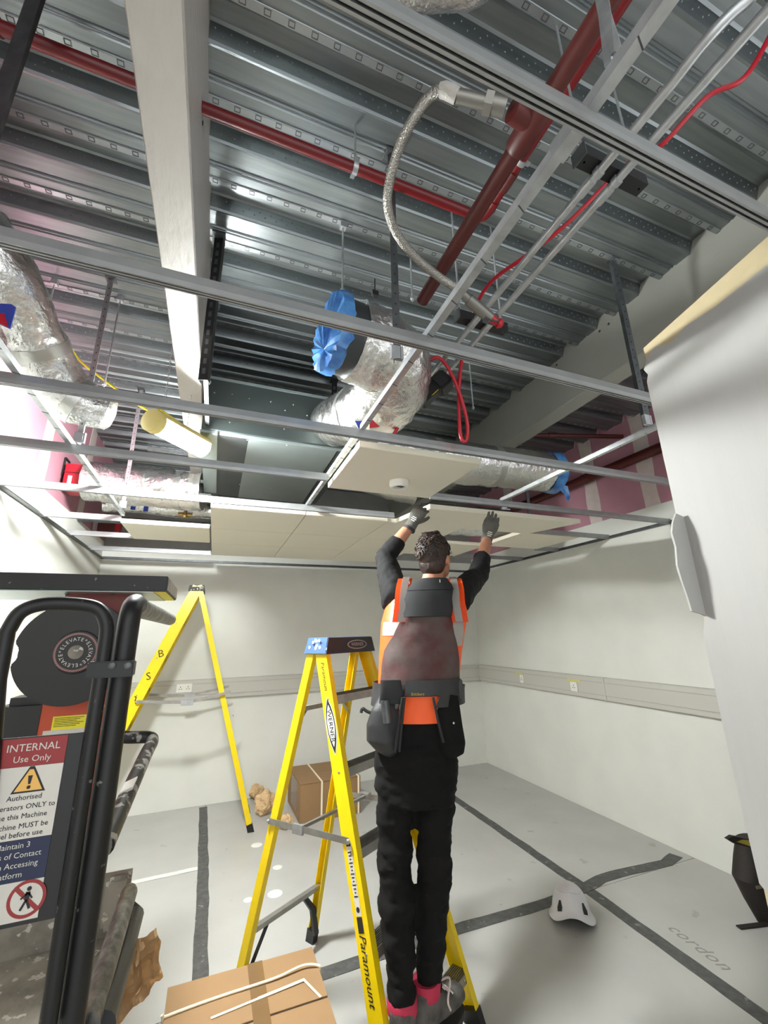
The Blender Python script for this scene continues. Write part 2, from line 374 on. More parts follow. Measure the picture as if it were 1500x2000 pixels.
obj('wall_light_block', box(B(), (1.30, .60, 0), (XR+.1, .70, 2.49)), M_paint, None, smooth=False)['kind'] = 'structure'  # unseen wall behind the partition, added to block world light from the right
# ceiling: profiled steel deck, panels of 600 mm cover
ce = thing('ceiling', 'corrugated galvanised steel deck overhead', None, (1, 2, ZD), kind='structure')
PR = [(0, 0), (.022, .058), (.034, .062), (.088, .062), (.098, .058), (.118, .006), (.124, -.003), (.133, 0), (.198, 0), (.204, .009), (.212, .009), (.218, 0), (.224, .006), (.229, .006), (.234, 0), (.272, 0), (.276, -.004), (.296, -.004), (.3, 0)]
Y0 = 1.212-.3*7
bmE = B(); bmS = B(); bmL = B()
X0, X1 = XL, XR
for k in range(0, 22):
    ya = Y0+.3*k
    if ya > YB: break
    if k % 2 == 0:
        bm = B(); pr = [(ya+p[0], ZD+p[1]) for p in PR]+[(ya+.3+p[0], ZD+p[1]) for p in PR[1:]]
        pr = [(min(y, YB), z) for y, z in pr]
        lo_ = [(bm.verts.new((X0, y, z)), bm.verts.new((X1, y, z))) for y, z in pr]
        hi_ = [(bm.verts.new((X0, y, z+.004)), bm.verts.new((X1, y, z+.004))) for y, z in pr]
        for A in (lo_, hi_):
            for p, q in zip(A, A[1:]):
                if (p[0].co-q[0].co).length > 1e-6: bm.faces.new((p[0], p[1], q[1], q[0]))
        obj('deck_panel', bm, M_deck, ce, smooth=False)
    if ya+.12 < YB and ya > -.4:
        x = X0+.03
        while x < X1-.03:
            for row, t in ((0, .3), (1, .62)):
                xx = x+(.025 if row else 0); y = ya+.098+.02*t; z = ZD+.058-.052*t
                lathe(bmE, (xx, y+.001, z), (0, -.93, -.36), [(.0046, 0), (.003, .003), (.001, .004)], 6)
            x += .05
        box(bmL, (X0, ya-.027, ZD-.0058), (X1, ya-.003, ZD-.0042))
        x = X0+.05
        while x < X1-.05:
            for (a, b, c, d) in ((0, .003, 0, .017), (.019, .022, 0, .017), (.003, .019, 0, .002), (.003, .019, .015, .017)):
                box(bmS, (x+a, ya-.024+c, ZD-.0075), (x+b, ya-.024+d, ZD-.003))
            x += .075
obj('embossed_dimple', bmE, M_emb, ce, smooth=False, kind='stuff')
obj('pressed_tab', bmS, M_zinc, ce, smooth=False, kind='stuff'); obj('lap_strip', bmL, M_slot, ce, smooth=False, kind='stuff', label='paler strips along the deck ribs')

# steel beams in fire coating
b1 = thing('ceiling_beam', 'white textured beam crossing overhead on the left', None, (-.24, 2.6, 3.0), kind='structure')
bm = B(); prism(bm, (0, YF, 0), (0, YB, 0), [(-.302, 3.0), (-.298, 2.993), (-.183, 2.993), (-.178, 3.0), (-.178, 3.6), (-.302, 3.6)], (1, 0, 0), (0, 0, 1)); obj('beam_casing', bm, M_beam, b1, smooth=False)
bm = B()
for y, z in ((1.14, 3.3), (2.1, 3.32)): lathe(bm, (-.178, y, z), (1, 0, 0), [(.007, 0), (.006, .003)], 10)
obj('fixing_head', bm, M_dark, b1, kind='stuff')
b2 = thing('ceiling_beam', 'grey coated beam crossing overhead on the right', None, (2.22, 2.6, 3.15), kind='structure')
bm = B(); prism(bm, (0, YF, 0), (0, YB, 0), [(2.15, 3.155), (2.155, 3.15), (2.285, 3.15), (2.29, 3.155), (2.29, 3.6), (2.163, 3.6), (2.163, 3.47), (2.15, 3.46)], (1, 0, 0), (0, 0, 1)); obj('beam_casing', bm, M_beam2, b2, smooth=False)
bm = B()
for y in (1.55, 1.62, 2.0): lathe(bm, (2.163, y, 3.49), (-1, 0, 0), [(.008, 0), (.006, .003)], 10)
obj('fixing_head', bm, M_dark, b2, kind='stuff')

# dado trunking on back and right walls
ZT0, ZT1 = 1.008, 1.203
def trunk(name, a, b, nrm, label, joints):
    r = thing(name, label, None, a, kind='structure'); a, b, nrm = V(a), V(b), V(nrm)
    obj('trunking_body', prism(B(), a, b, [(0, 0), (.045, 0), (.05, .004), (.05, .04), (.054, .044), (.054, .15), (.05, .154), (.05, .19), (.045, .195), (0, .195)], nrm, (0, 0, 1)), M_trunk, r, smooth=False)
    bm = B()
    for h in (.042, .152): bar(bm, a+nrm*.0545+V((0, 0, h)), b+nrm*.0545+V((0, 0, h)), .002, .004, (0, 0, 1))
    obj('cover_seam', bm, M_trunk2, r, smooth=False, kind='stuff')
    for j in joints: obj('joint_cover', bar(B(), a+(b-a)*j+nrm*.03+V((0, 0, .0)), a+(b-a)*j+nrm*.03+V((0, 0, .197)), .02, .052, nrm), M_trunk, r, smooth=False)
    return r
trunk('trim_1', (XL, YB, ZT0), (XR, YB, ZT0), (0, -1, 0), 'grey three-compartment trunking along the back wall', (.38, .62))
trunk('trim_2', (XR, .95, ZT0), (XR, YB-.056, ZT0), (-1, 0, 0), 'grey three-compartment trunking along the right wall', (.52,))
# perimeter angles of the suspended ceiling
def perim(name, a, b, nrm, label):
    bm = B(); prism(bm, a, b, [(0, 0), (.032, 0), (.032, .002), (.002, .002), (.002, .03), (0, .03)], nrm, (0, 0, 1)); o = obj(name, bm, M_zinc, None, smooth=False); tag(o, label, None, kind='structure')
perim('trim_3', (XL, YF, ZG), (XL, YB, ZG), (1, 0, 0), 'metal edge angle of the ceiling grid on the left wall')
perim('trim_4', (XL, YB, ZG), (XR, YB, ZG), (0, -1, 0), 'metal edge angle of the ceiling grid on the back wall')
perim('trim_5', (XR, .95, ZG), (XR, YB, ZG), (-1, 0, 0), 'metal edge angle of the ceiling grid on the right wall')

# ================================================================ SUSPENDED GRID
G1 = 'metal bars of the ceiling grid running left to right'
def gridbar(x0, x1, y, label, z=ZG):
    r = thing('ceiling_grid_bar', label, 'grid bar', ((x0+x1)/2, y, z), G1)
    a, b = (x0, y, z), (x1, y, z)
    prof = [(-.0105, -.002), (-.0065, -.002), (-.0065, .006), (-.0025, .006), (-.0025, -.002), (.0025, -.002), (.0025, .006), (.0065, .006), (.0065, -.002), (.0105, -.002), (.0105, .014), (.008, .040), (-.008, .040), (-.0105, .014)]
    obj('bar_section', prism(B(), a, b, prof, (0, 1, 0), (0, 0, 1)), M_bar, r, smooth=False)
    for dy in (-.0045, .0045): obj('slot', box(B(), (x0+.002, y+dy-.0018, z+.004), (x1-.002, y+dy+.0018, z+.0062)), M_dark, r, smooth=False, label='dark slot in the underside')
    return r
gridbar(-.9, 3.3, .345, 'ceiling grid bar highest in the picture, crossing the red pipe')
gridbar(XL+.003, 1.52, .96, 'ceiling grid bar crossing in front of the blue-ended foil duct')
gridbar(XL+.003, XR-.003, 1.60, 'ceiling grid bar in front of the smoke detector tile')
gridbar(XL+.003, .52, 2.17, 'ceiling grid bar crossing below the duct box, ending at the detector tile')
gridbar(1.22, XR-.003, 2.285, 'ceiling grid bar right above the worker\'s gloves')
gridbar(XL+.003, 1.18, 2.79, 'ceiling grid bar along the front of the fitted tiles')
gridbar(XL+.003, -.70, 3.46, 'short ceiling grid bar at left, at the front of the single small tile')
gridbar(XL+.003, -.70, 4.06, 'short ceiling grid bar at left, second from the back wall')
gridbar(XL+.003, -.10, 4.72, 'ceiling grid bar at left nearest the back wall')
gridbar(2.5, XR-.003, 2.89, 'ceiling grid bar at right behind the worker\'s raised hand')
gridbar(3.13, XR-.003, 3.55, 'short ceiling grid bar at right, middle of three stubs')
gridbar(2.46, XR-.003, 4.15, 'short ceiling grid bar at right, nearest the back corner')
G2 = 'galvanised channels above the grid running into depth'
def channel(x, y0, y1, label, z=ZG+.037):
    r = thing('ceiling_channel', label, 'channel', (x, (y0+y1)/2, z), G2)
    obj('channel_section', prism(B(), (x, y0, z), (x, y1, z), [(-.011, 0), (.011, 0), (.011, .024), (.0095, .024), (.0095, .002), (-.0095, .002), (-.0095, .024), (-.011, .024)], (1, 0, 0), (0, 0, 1)), M_galv, r, smooth=False)
    y = y0+.12; bm = B()
    while y < y1-.05:
        bar(bm, (x-.011, y, z-.0006), (x+.011, y+.009, z-.0006), .0025, .0014, (0, 0, 1)); y += .14
    obj('stamp_mark', bm, M_zinc, r, smooth=False, kind='stuff')
    return r
channel(.535, -.3, 2.83, 'long galvanised channel running overhead past the red pipe')
channel(1.785, .8, 2.30, 'galvanised channel behind the partition edge on the right')
channel(-.69, .9, 3.45, 'galvanised channel along the pink wall on the left')
ch = thing('strap_bracket', 'galvanised strap reaching up from the long channel, top of picture', 'bracket', (.5, .3, 2.56))
obj('strap', plate(B(), [at(1205, 150, 0, .548), at(1180, 130, 0, .548), at(1168, 30, 0, .57), at(1150, -60, 0, .60), at(1180, -60, 0, .60), at(1192, 20, 0, .57), at(1222, 118, 0, .548)], .003), M_galv, ch, smooth=False)
obj('splice_plate', box(B(), (.521, .35, 2.497), (.549, .42, 2.53)), M_galv, ch, smooth=False)
bm = B()
for p in (at(1200, 110, 0, .55), at(1207, 122, 0, .55)): lathe(bm, p, (-.3, -.6, -.7), [(.006, 0), (.004, .004)], 8)
obj('screw', bm, M_zinc, ch, kind='stuff')
# hangers
G3 = 'strut hangers between deck and grid'
def hanger(x, y, z0, z1, label, wd=.026, m=M_zinc, holes=True):
    r = thing('strut_hanger', label, 'hanger', (x, y, z0), G3)
    obj('strut', prism(B(), (x, y, z0), (x, y, z1), [(-wd/2, 0), (wd/2, 0), (wd/2, .003), (-wd/2+.003, .003), (-wd/2+.003, wd), (-wd/2, wd)], (.93, -.37, 0), (.37, .93, 0)), m, r, smooth=False)
    bm = B(); z = z0+.05
    while z < z1-.03 and holes:
        lathe(bm, (x, y, z), (-.37, -.93, 0), [(.004, 0), (.003, .0008)], 6); z += .045
    obj('hole', bm, M_dark, r, kind='stuff') if holes else bm.free()
    bm = B(); box(bm, (x-.025, y-.02, z1-.004), (x+.025, y+.03, z1)); lathe(bm, (x, y+.01, z1-.004), (0, 0, -1), [(.007, 0), (.006, .008)], 8)
    obj('foot', bm, M_zinc, r, smooth=False)
    obj('clip', box(B(), (x-.022, y-.004, z0), (x+.022, y+.012, z0+.05)), M_galv, r, smooth=False)
    return r
hanger(-.68, 2.246, 2.55, ZD, 'perforated strut hanger in front of the left foil duct end', .03, M_galv)
hanger(.512, 1.142, 2.55, ZD, 'dark strut hanger in front of the blue-ended duct', .026, M_zinc)
hanger(1.81, 1.2, 2.55, ZD, 'strut hanger at the partition edge in front of the right beam', .026, M_zinc)
hq_ = at(40, 70, 2, 3.1)
hanger(hq_.x, hq_.y, 2.45, ZD, 'dark strut hanger cut by the top left corner of the picture', .042, M_zinc, False)
hanger(-.69, 3.4, 2.55, ZD, 'strut hanger behind the left channel beside the crinkled duct', .03, M_galv)
hanger(2.9, 3.3, 2.50, ZD, 'strut hanger in front of the right plasterboard joint', .026, M_zinc)
G4 = 'thin threaded rods hanging from the deck'
def rod(x, y, z0, z1, label, r=.0045):
    t = thing('threaded_rod', label, 'rod', (x, y, z0), G4)
    obj('rod', tube(B(), [(x, y, z0), (x, y, z1)], r, 8), M_galv, t)
    bm = B(); lathe(bm, (x, y, z0+.01), (0, 0, 1), [(.011, 0), (.011, .01)], 6); box(bm, (x-.014, y-.014, z1-.03), (x+.014, y+.014, z1)); obj('nut', bm, M_galv, t, smooth=False, kind='stuff')
    return t
for pb, pt, lb in (((668, 572), (670, 437), 'threaded rod above the blue film duct end'), ((803, 588), (801, 488), 'threaded rod beside the braided hose'), ((196, 755), (236, 580), 'threaded rod beside the perforated strut hanger'), ((98, 610), (108, 548), 'short threaded rod behind the left foil duct'), ((413, 750), (425, 595), 'threaded rod at the front corner of the duct box'), ((925, 800), (915, 690), 'threaded rod beside the red cable loop')):
    p = at(*pt, 2, ZD); d = V((p.x, p.y, 0)); best = min((abs((lambda q: 1000-F_PX*(q-EYE).dot(upv)/(q-EYE).dot(fw))(V((p.x, p.y, z/200)))-pb[1]), z/200) for z in range(300, 704))[1]
    rod(p.x, p.y, best, ZD, lb)

# ================================================================ SERVICES
def foil_duct(name, label, pts, r, loc, crumple=.05, n=28, group=None, caps=True, bands=()):
    t = thing(name, label, 'duct', loc, group); path = smooth_path(pts, 16)
    rr = r if not isinstance(r, (list, tuple)) else [r[min(int(i*(len(r)-1)/(len(path)-1)), len(r)-2)]+(r[min(int(i*(len(r)-1)/(len(path)-1)), len(r)-2)+1]-r[min(int(i*(len(r)-1)/(len(path)-1)), len(r)-2)])*((i*(len(r)-1)/(len(path)-1))-min(int(i*(len(r)-1)/(len(path)-1)), len(r)-2)) for i in range(len(path))]
    o = obj('duct_wrap', tube(B(), path, rr, n, caps, crumple, 11), M_foil, t)
    for f in bands:
        i = max(1, min(len(path)-2, int(f*(len(path)-1)))); R0 = (rr[i] if isinstance(rr, list) else rr)*1.03
        d = (path[i+1]-path[i-1]).normalized()
        obj('foil_tape_band', tube(B(), [path[i]-d*.025, path[i]+d*.025], R0, n, True, .03, 11), M_ftp, t)
    return t, path
GD = 'foil-wrapped ducts above the ceiling grid'
t, path = foil_duct('foil_duct', 'fat foil-wrapped duct elbow with blue film over its end', [(.43, 1.42, 2.805), (.54, 1.44, 2.80), (.63, 1.475, 2.785), (.675, 1.58, 2.75), (.665, 1.75, 2.735), (.64, 1.98, 2.79), (.61, 2.22, 2.88), (.60, 2.43, 2.96)], [.165, .165, .17, .168, .165, .16, .15, .14], (.5, 1.5, 2.6), .07, 44, GD, True, (.68,))
bm = B(); tube(bm, [(.350, 1.406, 2.806), (.45, 1.423, 2.806)], .150, 32); obj('spigot', bm, M_fcud, t)
def film(c, axis, r, name, par, flare=.02, m=M_blue, edge=None):     # gathered plastic film over a duct mouth
    axis = V(axis).normalized(); s, u = frame(axis); c = V(c); bm = B(); n = 48; rings = []
    hub = c-s*0+u*(-r*.55)
    for j in range(7):
        f = j/6; ring = []
        for k in range(n):
            a = 2*math.pi*k/n; rim = c+(s*math.cos(a)+u*math.sin(a))*r
            q = hub.lerp(rim, f); q += axis*(.012+.014*(1-f*f)+(.0045 if k % 2 else -.002)*min(1, f*2)+.008*noise.noise(V((k*.7, f*2, 3)))*(.2+f))
            ring.append(bm.verts.new(q))
        rings.append(ring)
    lip = [bm.verts.new(c+(s*math.cos(2*math.pi*k/n)+u*math.sin(2*math.pi*k/n))*(r*1.03+flare*abs(noise.noise(V((k*.5, 7, 0)))))-axis*(.03+.02*noise.noise(V((k*.6, 1, 9))))) for k in range(n)]
    rings.append(lip)
    for a, b in zip(rings, rings[1:]):
        for k in range(n): bm.faces.new((a[k], a[(k+1) % n], b[(k+1) % n], b[k]))
    bm.faces.new(rings[0])
    return obj(name, bm, m, par, label='gathered blue plastic film')
film((.338, 1.404, 2.806), (-.985, -.17, 0), .158, 'blue_film', t)
bm = B()
for dx, dy, dz in ((0, 0, 0),): plate(bm, [V((.36, 1.33, 2.955)), V((.33, 1.36, 2.968)), V((.325, 1.44, 2.972)), V((.37, 1.48, 2.968)), V((.43, 1.45, 2.962)), V((.43, 1.36, 2.956))], .004)
obj('film_fold', bm, M_blue, t, smooth=False)
bm = B(); plate(bm, [at(722, 815, 1, 1.60), at(742, 833, 1, 1.60), at(722, 836, 1, 1.60)], .002); obj('red_label', bm, M_cable, t, smooth=False)
bm = B(); plate(bm, [at(693, 822, 1, 1.60), at(708, 822, 1, 1.60), at(702, 840, 1, 1.60)], .002); obj('blue_tape', bm, M_blk, t, smooth=False)
bm = B(); obox(bm, at(732, 574, 1, 1.40), V((.014, 0, 0)), V((0, .01, 0)), V((0, 0, .012))); tube(bm, [at(732, 570, 1, 1.40), at(732, 545, 1, 1.40)], .003, 6); obj('support_clip', bm, M_black, t, smooth=False)

D2 = [dep(-60, 430, 1.62), dep(10, 545, 1.72), dep(62, 655, 1.88), dep(105, 735, 2.0), dep(150, 783, 2.06), dep(212, 806, 2.12)]
t, path = foil_duct('foil_duct', 'shiny foil duct bending down along the pink left wall', D2, [.125, .125, .125, .125, .115, .085], D2[3], .06, 28, GD, True, (.45, .8))
lathe_end = path[-1]; d = (path[-1]-path[-3]).normalized()
obj('end_cap', lathe(B(), path[-1], d, [(.088, -.01), (.09, .004), (.07, .02), (.02, .03)], 24), M_foil, t)
obj('blue_tape', plate(B(), [at(-10, 592, 1, 1.45), at(22, 594, 1, 1.45), at(31, 600, 1, 1.45), at(20, 642, 1, 1.45), at(-10, 628, 1, 1.45)], .004), M_blk, t, smooth=False, label='blue tape wrapped on the duct')
obj('red_label', plate(B(), [at(-10, 612, 1, 1.447), at(8, 612, 1, 1.447), at(16, 638, 1, 1.447), at(-10, 628, 1, 1.447)], .003), M_cable, t, smooth=False)

t, path = foil_duct('foil_duct', 'horizontal foil duct with ragged blue open end at right', [(.82, 2.40, 2.80), (1.1, 2.40, 2.80), (1.45, 2.39, 2.79), (1.8, 2.38, 2.80), (2.3, 2.38, 2.815)], .15, (1.5, 2.4, 2.65), .05, 28, GD, True, (.42, .75))
bm = B(); tube(bm, [(2.29, 2.38, 2.815), (2.37, 2.375, 2.815)], [.155, .165], 28, False, .05, 12)
obj('blue_film', bm, M_blue, t, label='blue plastic film round the open mouth')
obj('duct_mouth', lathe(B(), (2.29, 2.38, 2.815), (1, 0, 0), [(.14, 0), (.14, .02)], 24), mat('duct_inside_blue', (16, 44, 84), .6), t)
obj('film_tail', plate(B(), [V((2.33, 2.30, 2.70)), V((2.40, 2.29, 2.68)), V((2.42, 2.30, 2.60)), V((2.39, 2.30, 2.56)), V((2.37, 2.30, 2.62)), V((2.31, 2.30, 2.66))], .004), M_blue, t, smooth=False)

t, path = foil_duct('foil_duct', 'crinkled foil flexible duct beside the red damper box', [(-1.02, 3.72, 2.83), (-.8, 3.70, 2.82), (-.5, 3.66, 2.81), (-.32, 3.64, 2.80), (-.19, 3.62, 2.80)], .155, (-.6, 3.7, 2.65), .09, 32, GD, True, (.70, .97))
bm = B()
for z in (2.93, 2.83, 2.72): box(bm, (-.20, 3.455, z-.012), (-.11, 3.475, z+.012))
obj('black_clip', bm, M_black, t, smooth=False, kind='stuff')
foil_duct('foil_duct', 'edge of a crumpled foil duct at the very top of the picture', [dep(760, -25, 1.15), dep(800, -28, 1.15), dep(850, -30, 1.15), dep(905, -34, 1.15), dep(960, -60, 1.15)], .055, dep(850, -40, 1.15), .1, 24, GD)
foil_duct('foil_duct', 'dim foil duct seen through the gap left of the gloved hand', [(.785, 3.0, 2.93), (1.0, 3.0, 2.87), (1.25, 2.98, 2.81), (1.45, 2.95, 2.77)], .13, (1, 3.1, 2.65), .08, 24, GD)

# the fan coil box
fc = thing('fan_coil_unit', 'grey sheet-metal duct box hung above the grid', 'duct box', (.24, 2.5, 2.6))
FX0, FX1, FY0, FY1, FZ0, FZ1 = -.166, .779, 2.44, 3.71, 2.808, 3.145
obj('casing', box(B(), (FX0, FY0, FZ0), (FX1, FY1, FZ1)), M_fcu, fc, smooth=False, bevel=.002)
obj('front_flange', box(B(), (FX0-.004, FY0-.004, FZ1-.006), (FX1+.004, FY0+.012, FZ1+.012)), M_fcul, fc, smooth=False)
obj('front_flange', box(B(), (FX0+.10, FY0+.02, FZ0-.014), (FX1+.004, FY0+.034, FZ0+.001)), M_fcul, fc, smooth=False)
obj('side_flange', box(B(), (FX0-.006, FY0+.02, FZ0-.016), (FX0+.088, FY1-.1, FZ0)), M_fcul, fc, smooth=False, label='pale side flange strip')
obj('bottom_panel', box(B(), (FX0+.098, FY0+.035, FZ0-.006), (FX0+.262, FY1-.02, FZ0)), M_fcud, fc, smooth=False, label='dark recessed bottom panel')
obj('bottom_panel', box(B(), (FX0+.266, FY0+.035, FZ0-.010), (FX1-.12, FY1-.02, FZ0)), mat('panel_pale_steel', (150, 160, 160), .35, .6, var=.12, vscale=3), fc, smooth=False, bevel=.002, label='large pale bottom access panel')
obj('bottom_panel', box(B(), (FX1-.115, FY0+.035, FZ0-.008), (FX1-.002, FY1-.02, FZ0)), M_fcu, fc, smooth=False, bevel=.002)
bm = B()
for x, z in ((.0, .24), (.1, .25), (.2, .24), (.33, .245), (.42, .20), (.47, .25), (.56, .19), (.1, .06), (.42, .07)): lathe(bm, (FX0+x+.05, FY0, FZ0+z), (0, -1, 0), [(.0045, 0), (.003, .004)], 8)
for x, y in ((.26, .06), (.5, .06), (.52, .5), (.26, .9), (.5, .92)): lathe(bm, (FX0+x, FY0+y, FZ0-.01), (0, 0, -1), [(.0045, 0), (.003, .004)], 8)
obj('screw', bm, M_galv, fc, kind='stuff')
obj('pipe_box', box(B(), (FX0+.1, FY1, FZ0+.03), (FX1-.05, FY1+.12, FZ0+.2)), M_black, fc, smooth=False)
def slotrail(x, y, z0, z1, label):
    r = thing('support_rail', label, 'strut', (x, y, z0), 'black slotted rails carrying the duct box')
    obj('rail', prism(B(), (x, y, z0), (x, y, z1), [(-.02, 0), (.02, 0), (.02, .03), (.017, .03), (.017, .003), (-.017, .003), (-.017, .03), (-.02, .03)], (.95, -.3, 0), (.3, .95, 0)), M_black, r, smooth=False)
    z = z0+.03
    bm = B()
    while z < z1-.05:
        obox(bm, (x, y-.001, z+.014), V((.0065, -.002, 0)), V((.0003, .001, 0)), V((0, 0, .014))); z += .05
    obj('slot', bm, M_zinc, r, smooth=False, kind='stuff')
    obj('top_bracket', box(B(), (x-.03, y-.03, z1-.015), (x+.03, y+.04, z1)), M_zinc, r, smooth=False); return r
rp = at(428, 460, 2, ZD); rb = min((abs(1000-F_PX*(V((rp.x, rp.y, z/200))-EYE).dot(upv)/(V((rp.x, rp.y, z/200))-EYE).dot(fw)-742), z/200) for z in range(400, 700))[1]
sr = slotrail(rp.x, rp.y, rb, ZD, 'black slotted rail beside the white beam carrying the duct box')
obj('bracket_arm', bar(B(), (rp.x, rp.y, rb+.12), (rp.x, FY0-.005, rb+.12), .02, .02, (0, 0, 1)), M_black, sr, smooth=False)
slotrail(.70, 2.75, FZ1, ZD, 'black slotted rail behind the blue-ended duct')

# work light
A_, B_ = dep(298, 822, 2.15), dep(400, 877, 2.52)
wlt = thing('work_light', 'glowing work light tube hung by the duct box', 'lamp', (A_+B_)/2)
dl = (B_-A_).normalized()
obj('diffuser', tube(B(), [A_+dl*.03, A_+dl*.035, B_-dl*.02], [.050, .057, .057], 20), M_lamp, wlt, label='glowing white tube')
obj('end_cap', tube(B(), [A_-dl*.02, A_-dl*.015, A_+dl*.032], [.035, .060, .061], 20), M_lampc, wlt, label='yellow end cap')
obj('end_cap', tube(B(), [B_-dl*.022, B_], [.059, .05], 20), M_white, wlt)
s9, u9 = frame(dl); arc = [(.062*math.cos(math.pi*(14+k*19)/180), .066*math.sin(math.pi*(14+k*19)/180)) for k in range(9)]
arc = arc+[(x*.93, y*.93) for x, y in arc[::-1]]
obj('back_shell', prism(B(), A_+dl*.02, B_-dl*.005, arc, s9, u9), M_lampc, wlt, smooth=False, label='yellow housing over the tube')
yc = [dep(130, 660, 2.3), dep(152, 700, 2.3), dep(200, 740, 2.3), dep(262, 785, 2.28), dep(300, 808, 2.24)]
o = obj('yellow_cable', tube(B(), smooth_path(yc, 8), .006, 8), M_yelp); tag(o, 'yellow cable drooping to the work light', 'cable')
o = obj('yellow_cable', tube(B(), smooth_path([A_+V((.02, 0, .07)), (A_+B_)/2+V((0, 0, .068)), B_+V((.0, 0, .065)), B_+V((.015, 0.02, .05))], 8), .008, 8), M_yelp); tag(o, 'thick yellow cable lying along the work light', 'cable')
def chain(p, z0, z1, label):
    r = thing('hanging_chain', label, 'chain', (p.x, p.y, z0), 'thin chains holding the work light'); bm = B(); z = z0; k = 0
    while z < z1:
        c = V((p.x, p.y, z)); a = V((1, 0, 0)) if k % 2 else V((0, 1, 0))
        loop = [c+a*.005*math.cos(t*math.pi/4)+V((0, 0, .011*math.sin(t*math.pi/4))) for t in range(9)]
        tube(bm, loop, .0013, 5, False); z += .017; k += 1
    obj('links', bm, M_galv, r, kind='stuff'); obj('hook', tube(B(), [V((p.x-.02, p.y, z1)), V((p.x+.025, p.y, z1))], .004, 6), M_galv, r)
chain(A_.lerp(B_, .15), (A_.z+.06), ZD-.01, 'left thin chain above the work light'); chain(A_.lerp(B_, .6), A_.lerp(B_, .6).z+.06, 3.0, 'right thin chain above the work light against the beam')

# pipes
PR1 = thing('sprinkler_pipe', 'thick dark red sprinkler pipe running overhead into depth', 'pipe', (.685, .6, 2.95))
obj('pipe', tube(B(), [(.685, -.6, 2.95), (.685, 1.26, 2.95)], .025, 20), M_redp, PR1)
obj('pipe_tee', merge(tube(B(), [(.685, .52, 2.95), (.685, .53, 2.95), (.685, .655, 2.95), (.685, .665, 2.95)], [.030, .035, .035, .030], 20), tube(B(), [(.685, .59, 2.95), (.615, .585, 2.952)], .030, 18)), M_redp, PR1)
R1 = thing('alarm_pipe', 'bright red pipe along the deck turning beside the thick pipe', 'pipe', (.4, 1.1, 3.28))
zz = 3.30
obj('pipe', tube(B(), [(-.179+.002, 1.095, zz), (.863, 1.10, zz)], .019, 14), M_red, R1)
obj('elbow', tube(B(), smooth_path([(.843, 1.10, zz), (.878, 1.10, zz), (.901, 1.085, zz), (.908, 1.05, zz), (.908, 1.02, zz)], 5), .022, 14), M_red, R1)
obj('pipe', tube(B(), [(.908, 1.03, zz), (.908, -.6, zz)], .019, 14), M_red, R1)
obj('coupling', tube(B(), [(.908, .97, zz), (.908, .90, zz)], .0225, 14), M_redp, R1)
for c in ((.345, 1.097, zz), (.908, .86, zz)):
    c = V(c); bm = B(); ax = V((1, 0, 0)) if c.y > 1 else V((0, 1, 0)); sd = V((0, 1, 0)) if c.y > 1 else V((1, 0, 0))
    tube(bm, [c-ax*.009, c+ax*.009], .0235, 16); obox(bm, c+sd*.03, ax*.008, sd*.009, V((0, 0, .003))); obox(bm, c-sd*.03, ax*.008, sd*.009, V((0, 0, .003)))
    tube(bm, [c+V((0, 0, .02)), V((c.x, c.y, ZD))], .004, 6)
    obj('pipe_clip', bm, M_galv, R1)
R2 = thing('alarm_pipe', 'dim red pipe along the deck left of the white beam', 'pipe', (-.5, 1.09, 3.28))
obj('pipe', tube(B(), [(-.75, 1.09, zz), (-.303, 1.094, zz)], .019, 14), M_red, R2)
obj('pipe_end', tube(B(), [(-.78, 1.09, zz), (-.70, 1.09, zz)], .024, 14), M_redp, R2)
R3 = thing('sprinkler_pipe', 'dark red pipe running along the right wall above the grid', 'pipe', (3.3, 3, 3.08))
obj('pipe', tube(B(), [(3.37, 1.3, 3.09), (3.37, YB-.01, 3.11)], .045, 16), M_redp, R3)
obj('pipe_coupling', tube(B(), [(3.37, 2.9, 3.1), (3.37, 3.0, 3.1)], .052, 16), M_redp, R3)
R4 = thing('sprinkler_pipe', 'thin dark red pipe high behind the right beam', 'pipe', (2.8, 2.6, 3.35))
obj('pipe', tube(B(), [(2.3, 2.9, 3.38), (3.44, 2.55, 3.38)], .02, 12), M_redp, R4); obj('pipe_coupling', tube(B(), [(2.75, 2.762, 3.38), (2.82, 2.741, 3.38)], .026, 12), M_redp, R4)
# braided hose
hz = thing('braided_hose', 'silver braided sprinkler hose looping from the red pipe tee', 'hose', (.4, .8, 2.9))
Hp = [tuple(dep(x, y, d)) for x, y, d in ((893, 188, 1.11), (866, 176, 1.11), (838, 190, 1.13), (808, 232, 1.17), (782, 282, 1.22), (763, 345, 1.28), (757, 400, 1.33), (774, 455, 1.40), (812, 503, 1.47), (858, 541, 1.53), (890, 562, 1.56))]
hp = smooth_path([V(p) for p in Hp], 9)
mb = mat('steel_braid', (166, 163, 157), .38, .8, bump=.4, bscale=240, voro=True)
obj('hose', tube(B(), hp, .0135, 14), mb, hz)
def hq(t): return V((.615, .585, 2.952)).lerp(hp[0], t)
bm = B()
for i in range(1, len(hp)-1):
    for f in (0, .33, .66):
        p = hp[i].lerp(hp[i+1], f); d = (hp[i+1]-hp[i]).normalized(); tube(bm, [p-d*.0015, p+d*.0015], .0146, 10)
obj('braid_ridge', bm, mb, hz, kind='stuff')
obj('end_fitting', merge(tube(B(), [hq(.12), hq(.45)], .024, 16), tube(B(), [hq(.4), hq(1)], .018, 16), tube(B(), [hq(.36), hq(.5)], .029, 6)), mat('fitting_steel', (128, 126, 120), .42, .8), hz, label='threaded fitting into the red tee')
obj('crimp_sleeve', tube(B(), [hp[0], hp[4], hp[8], hp[11]], [.019, .0195, .019, .017], 14), mat('sleeve_grey', (168, 164, 158), .6, bump=.4, bscale=90), hz, label='pale thread-taped sleeve')
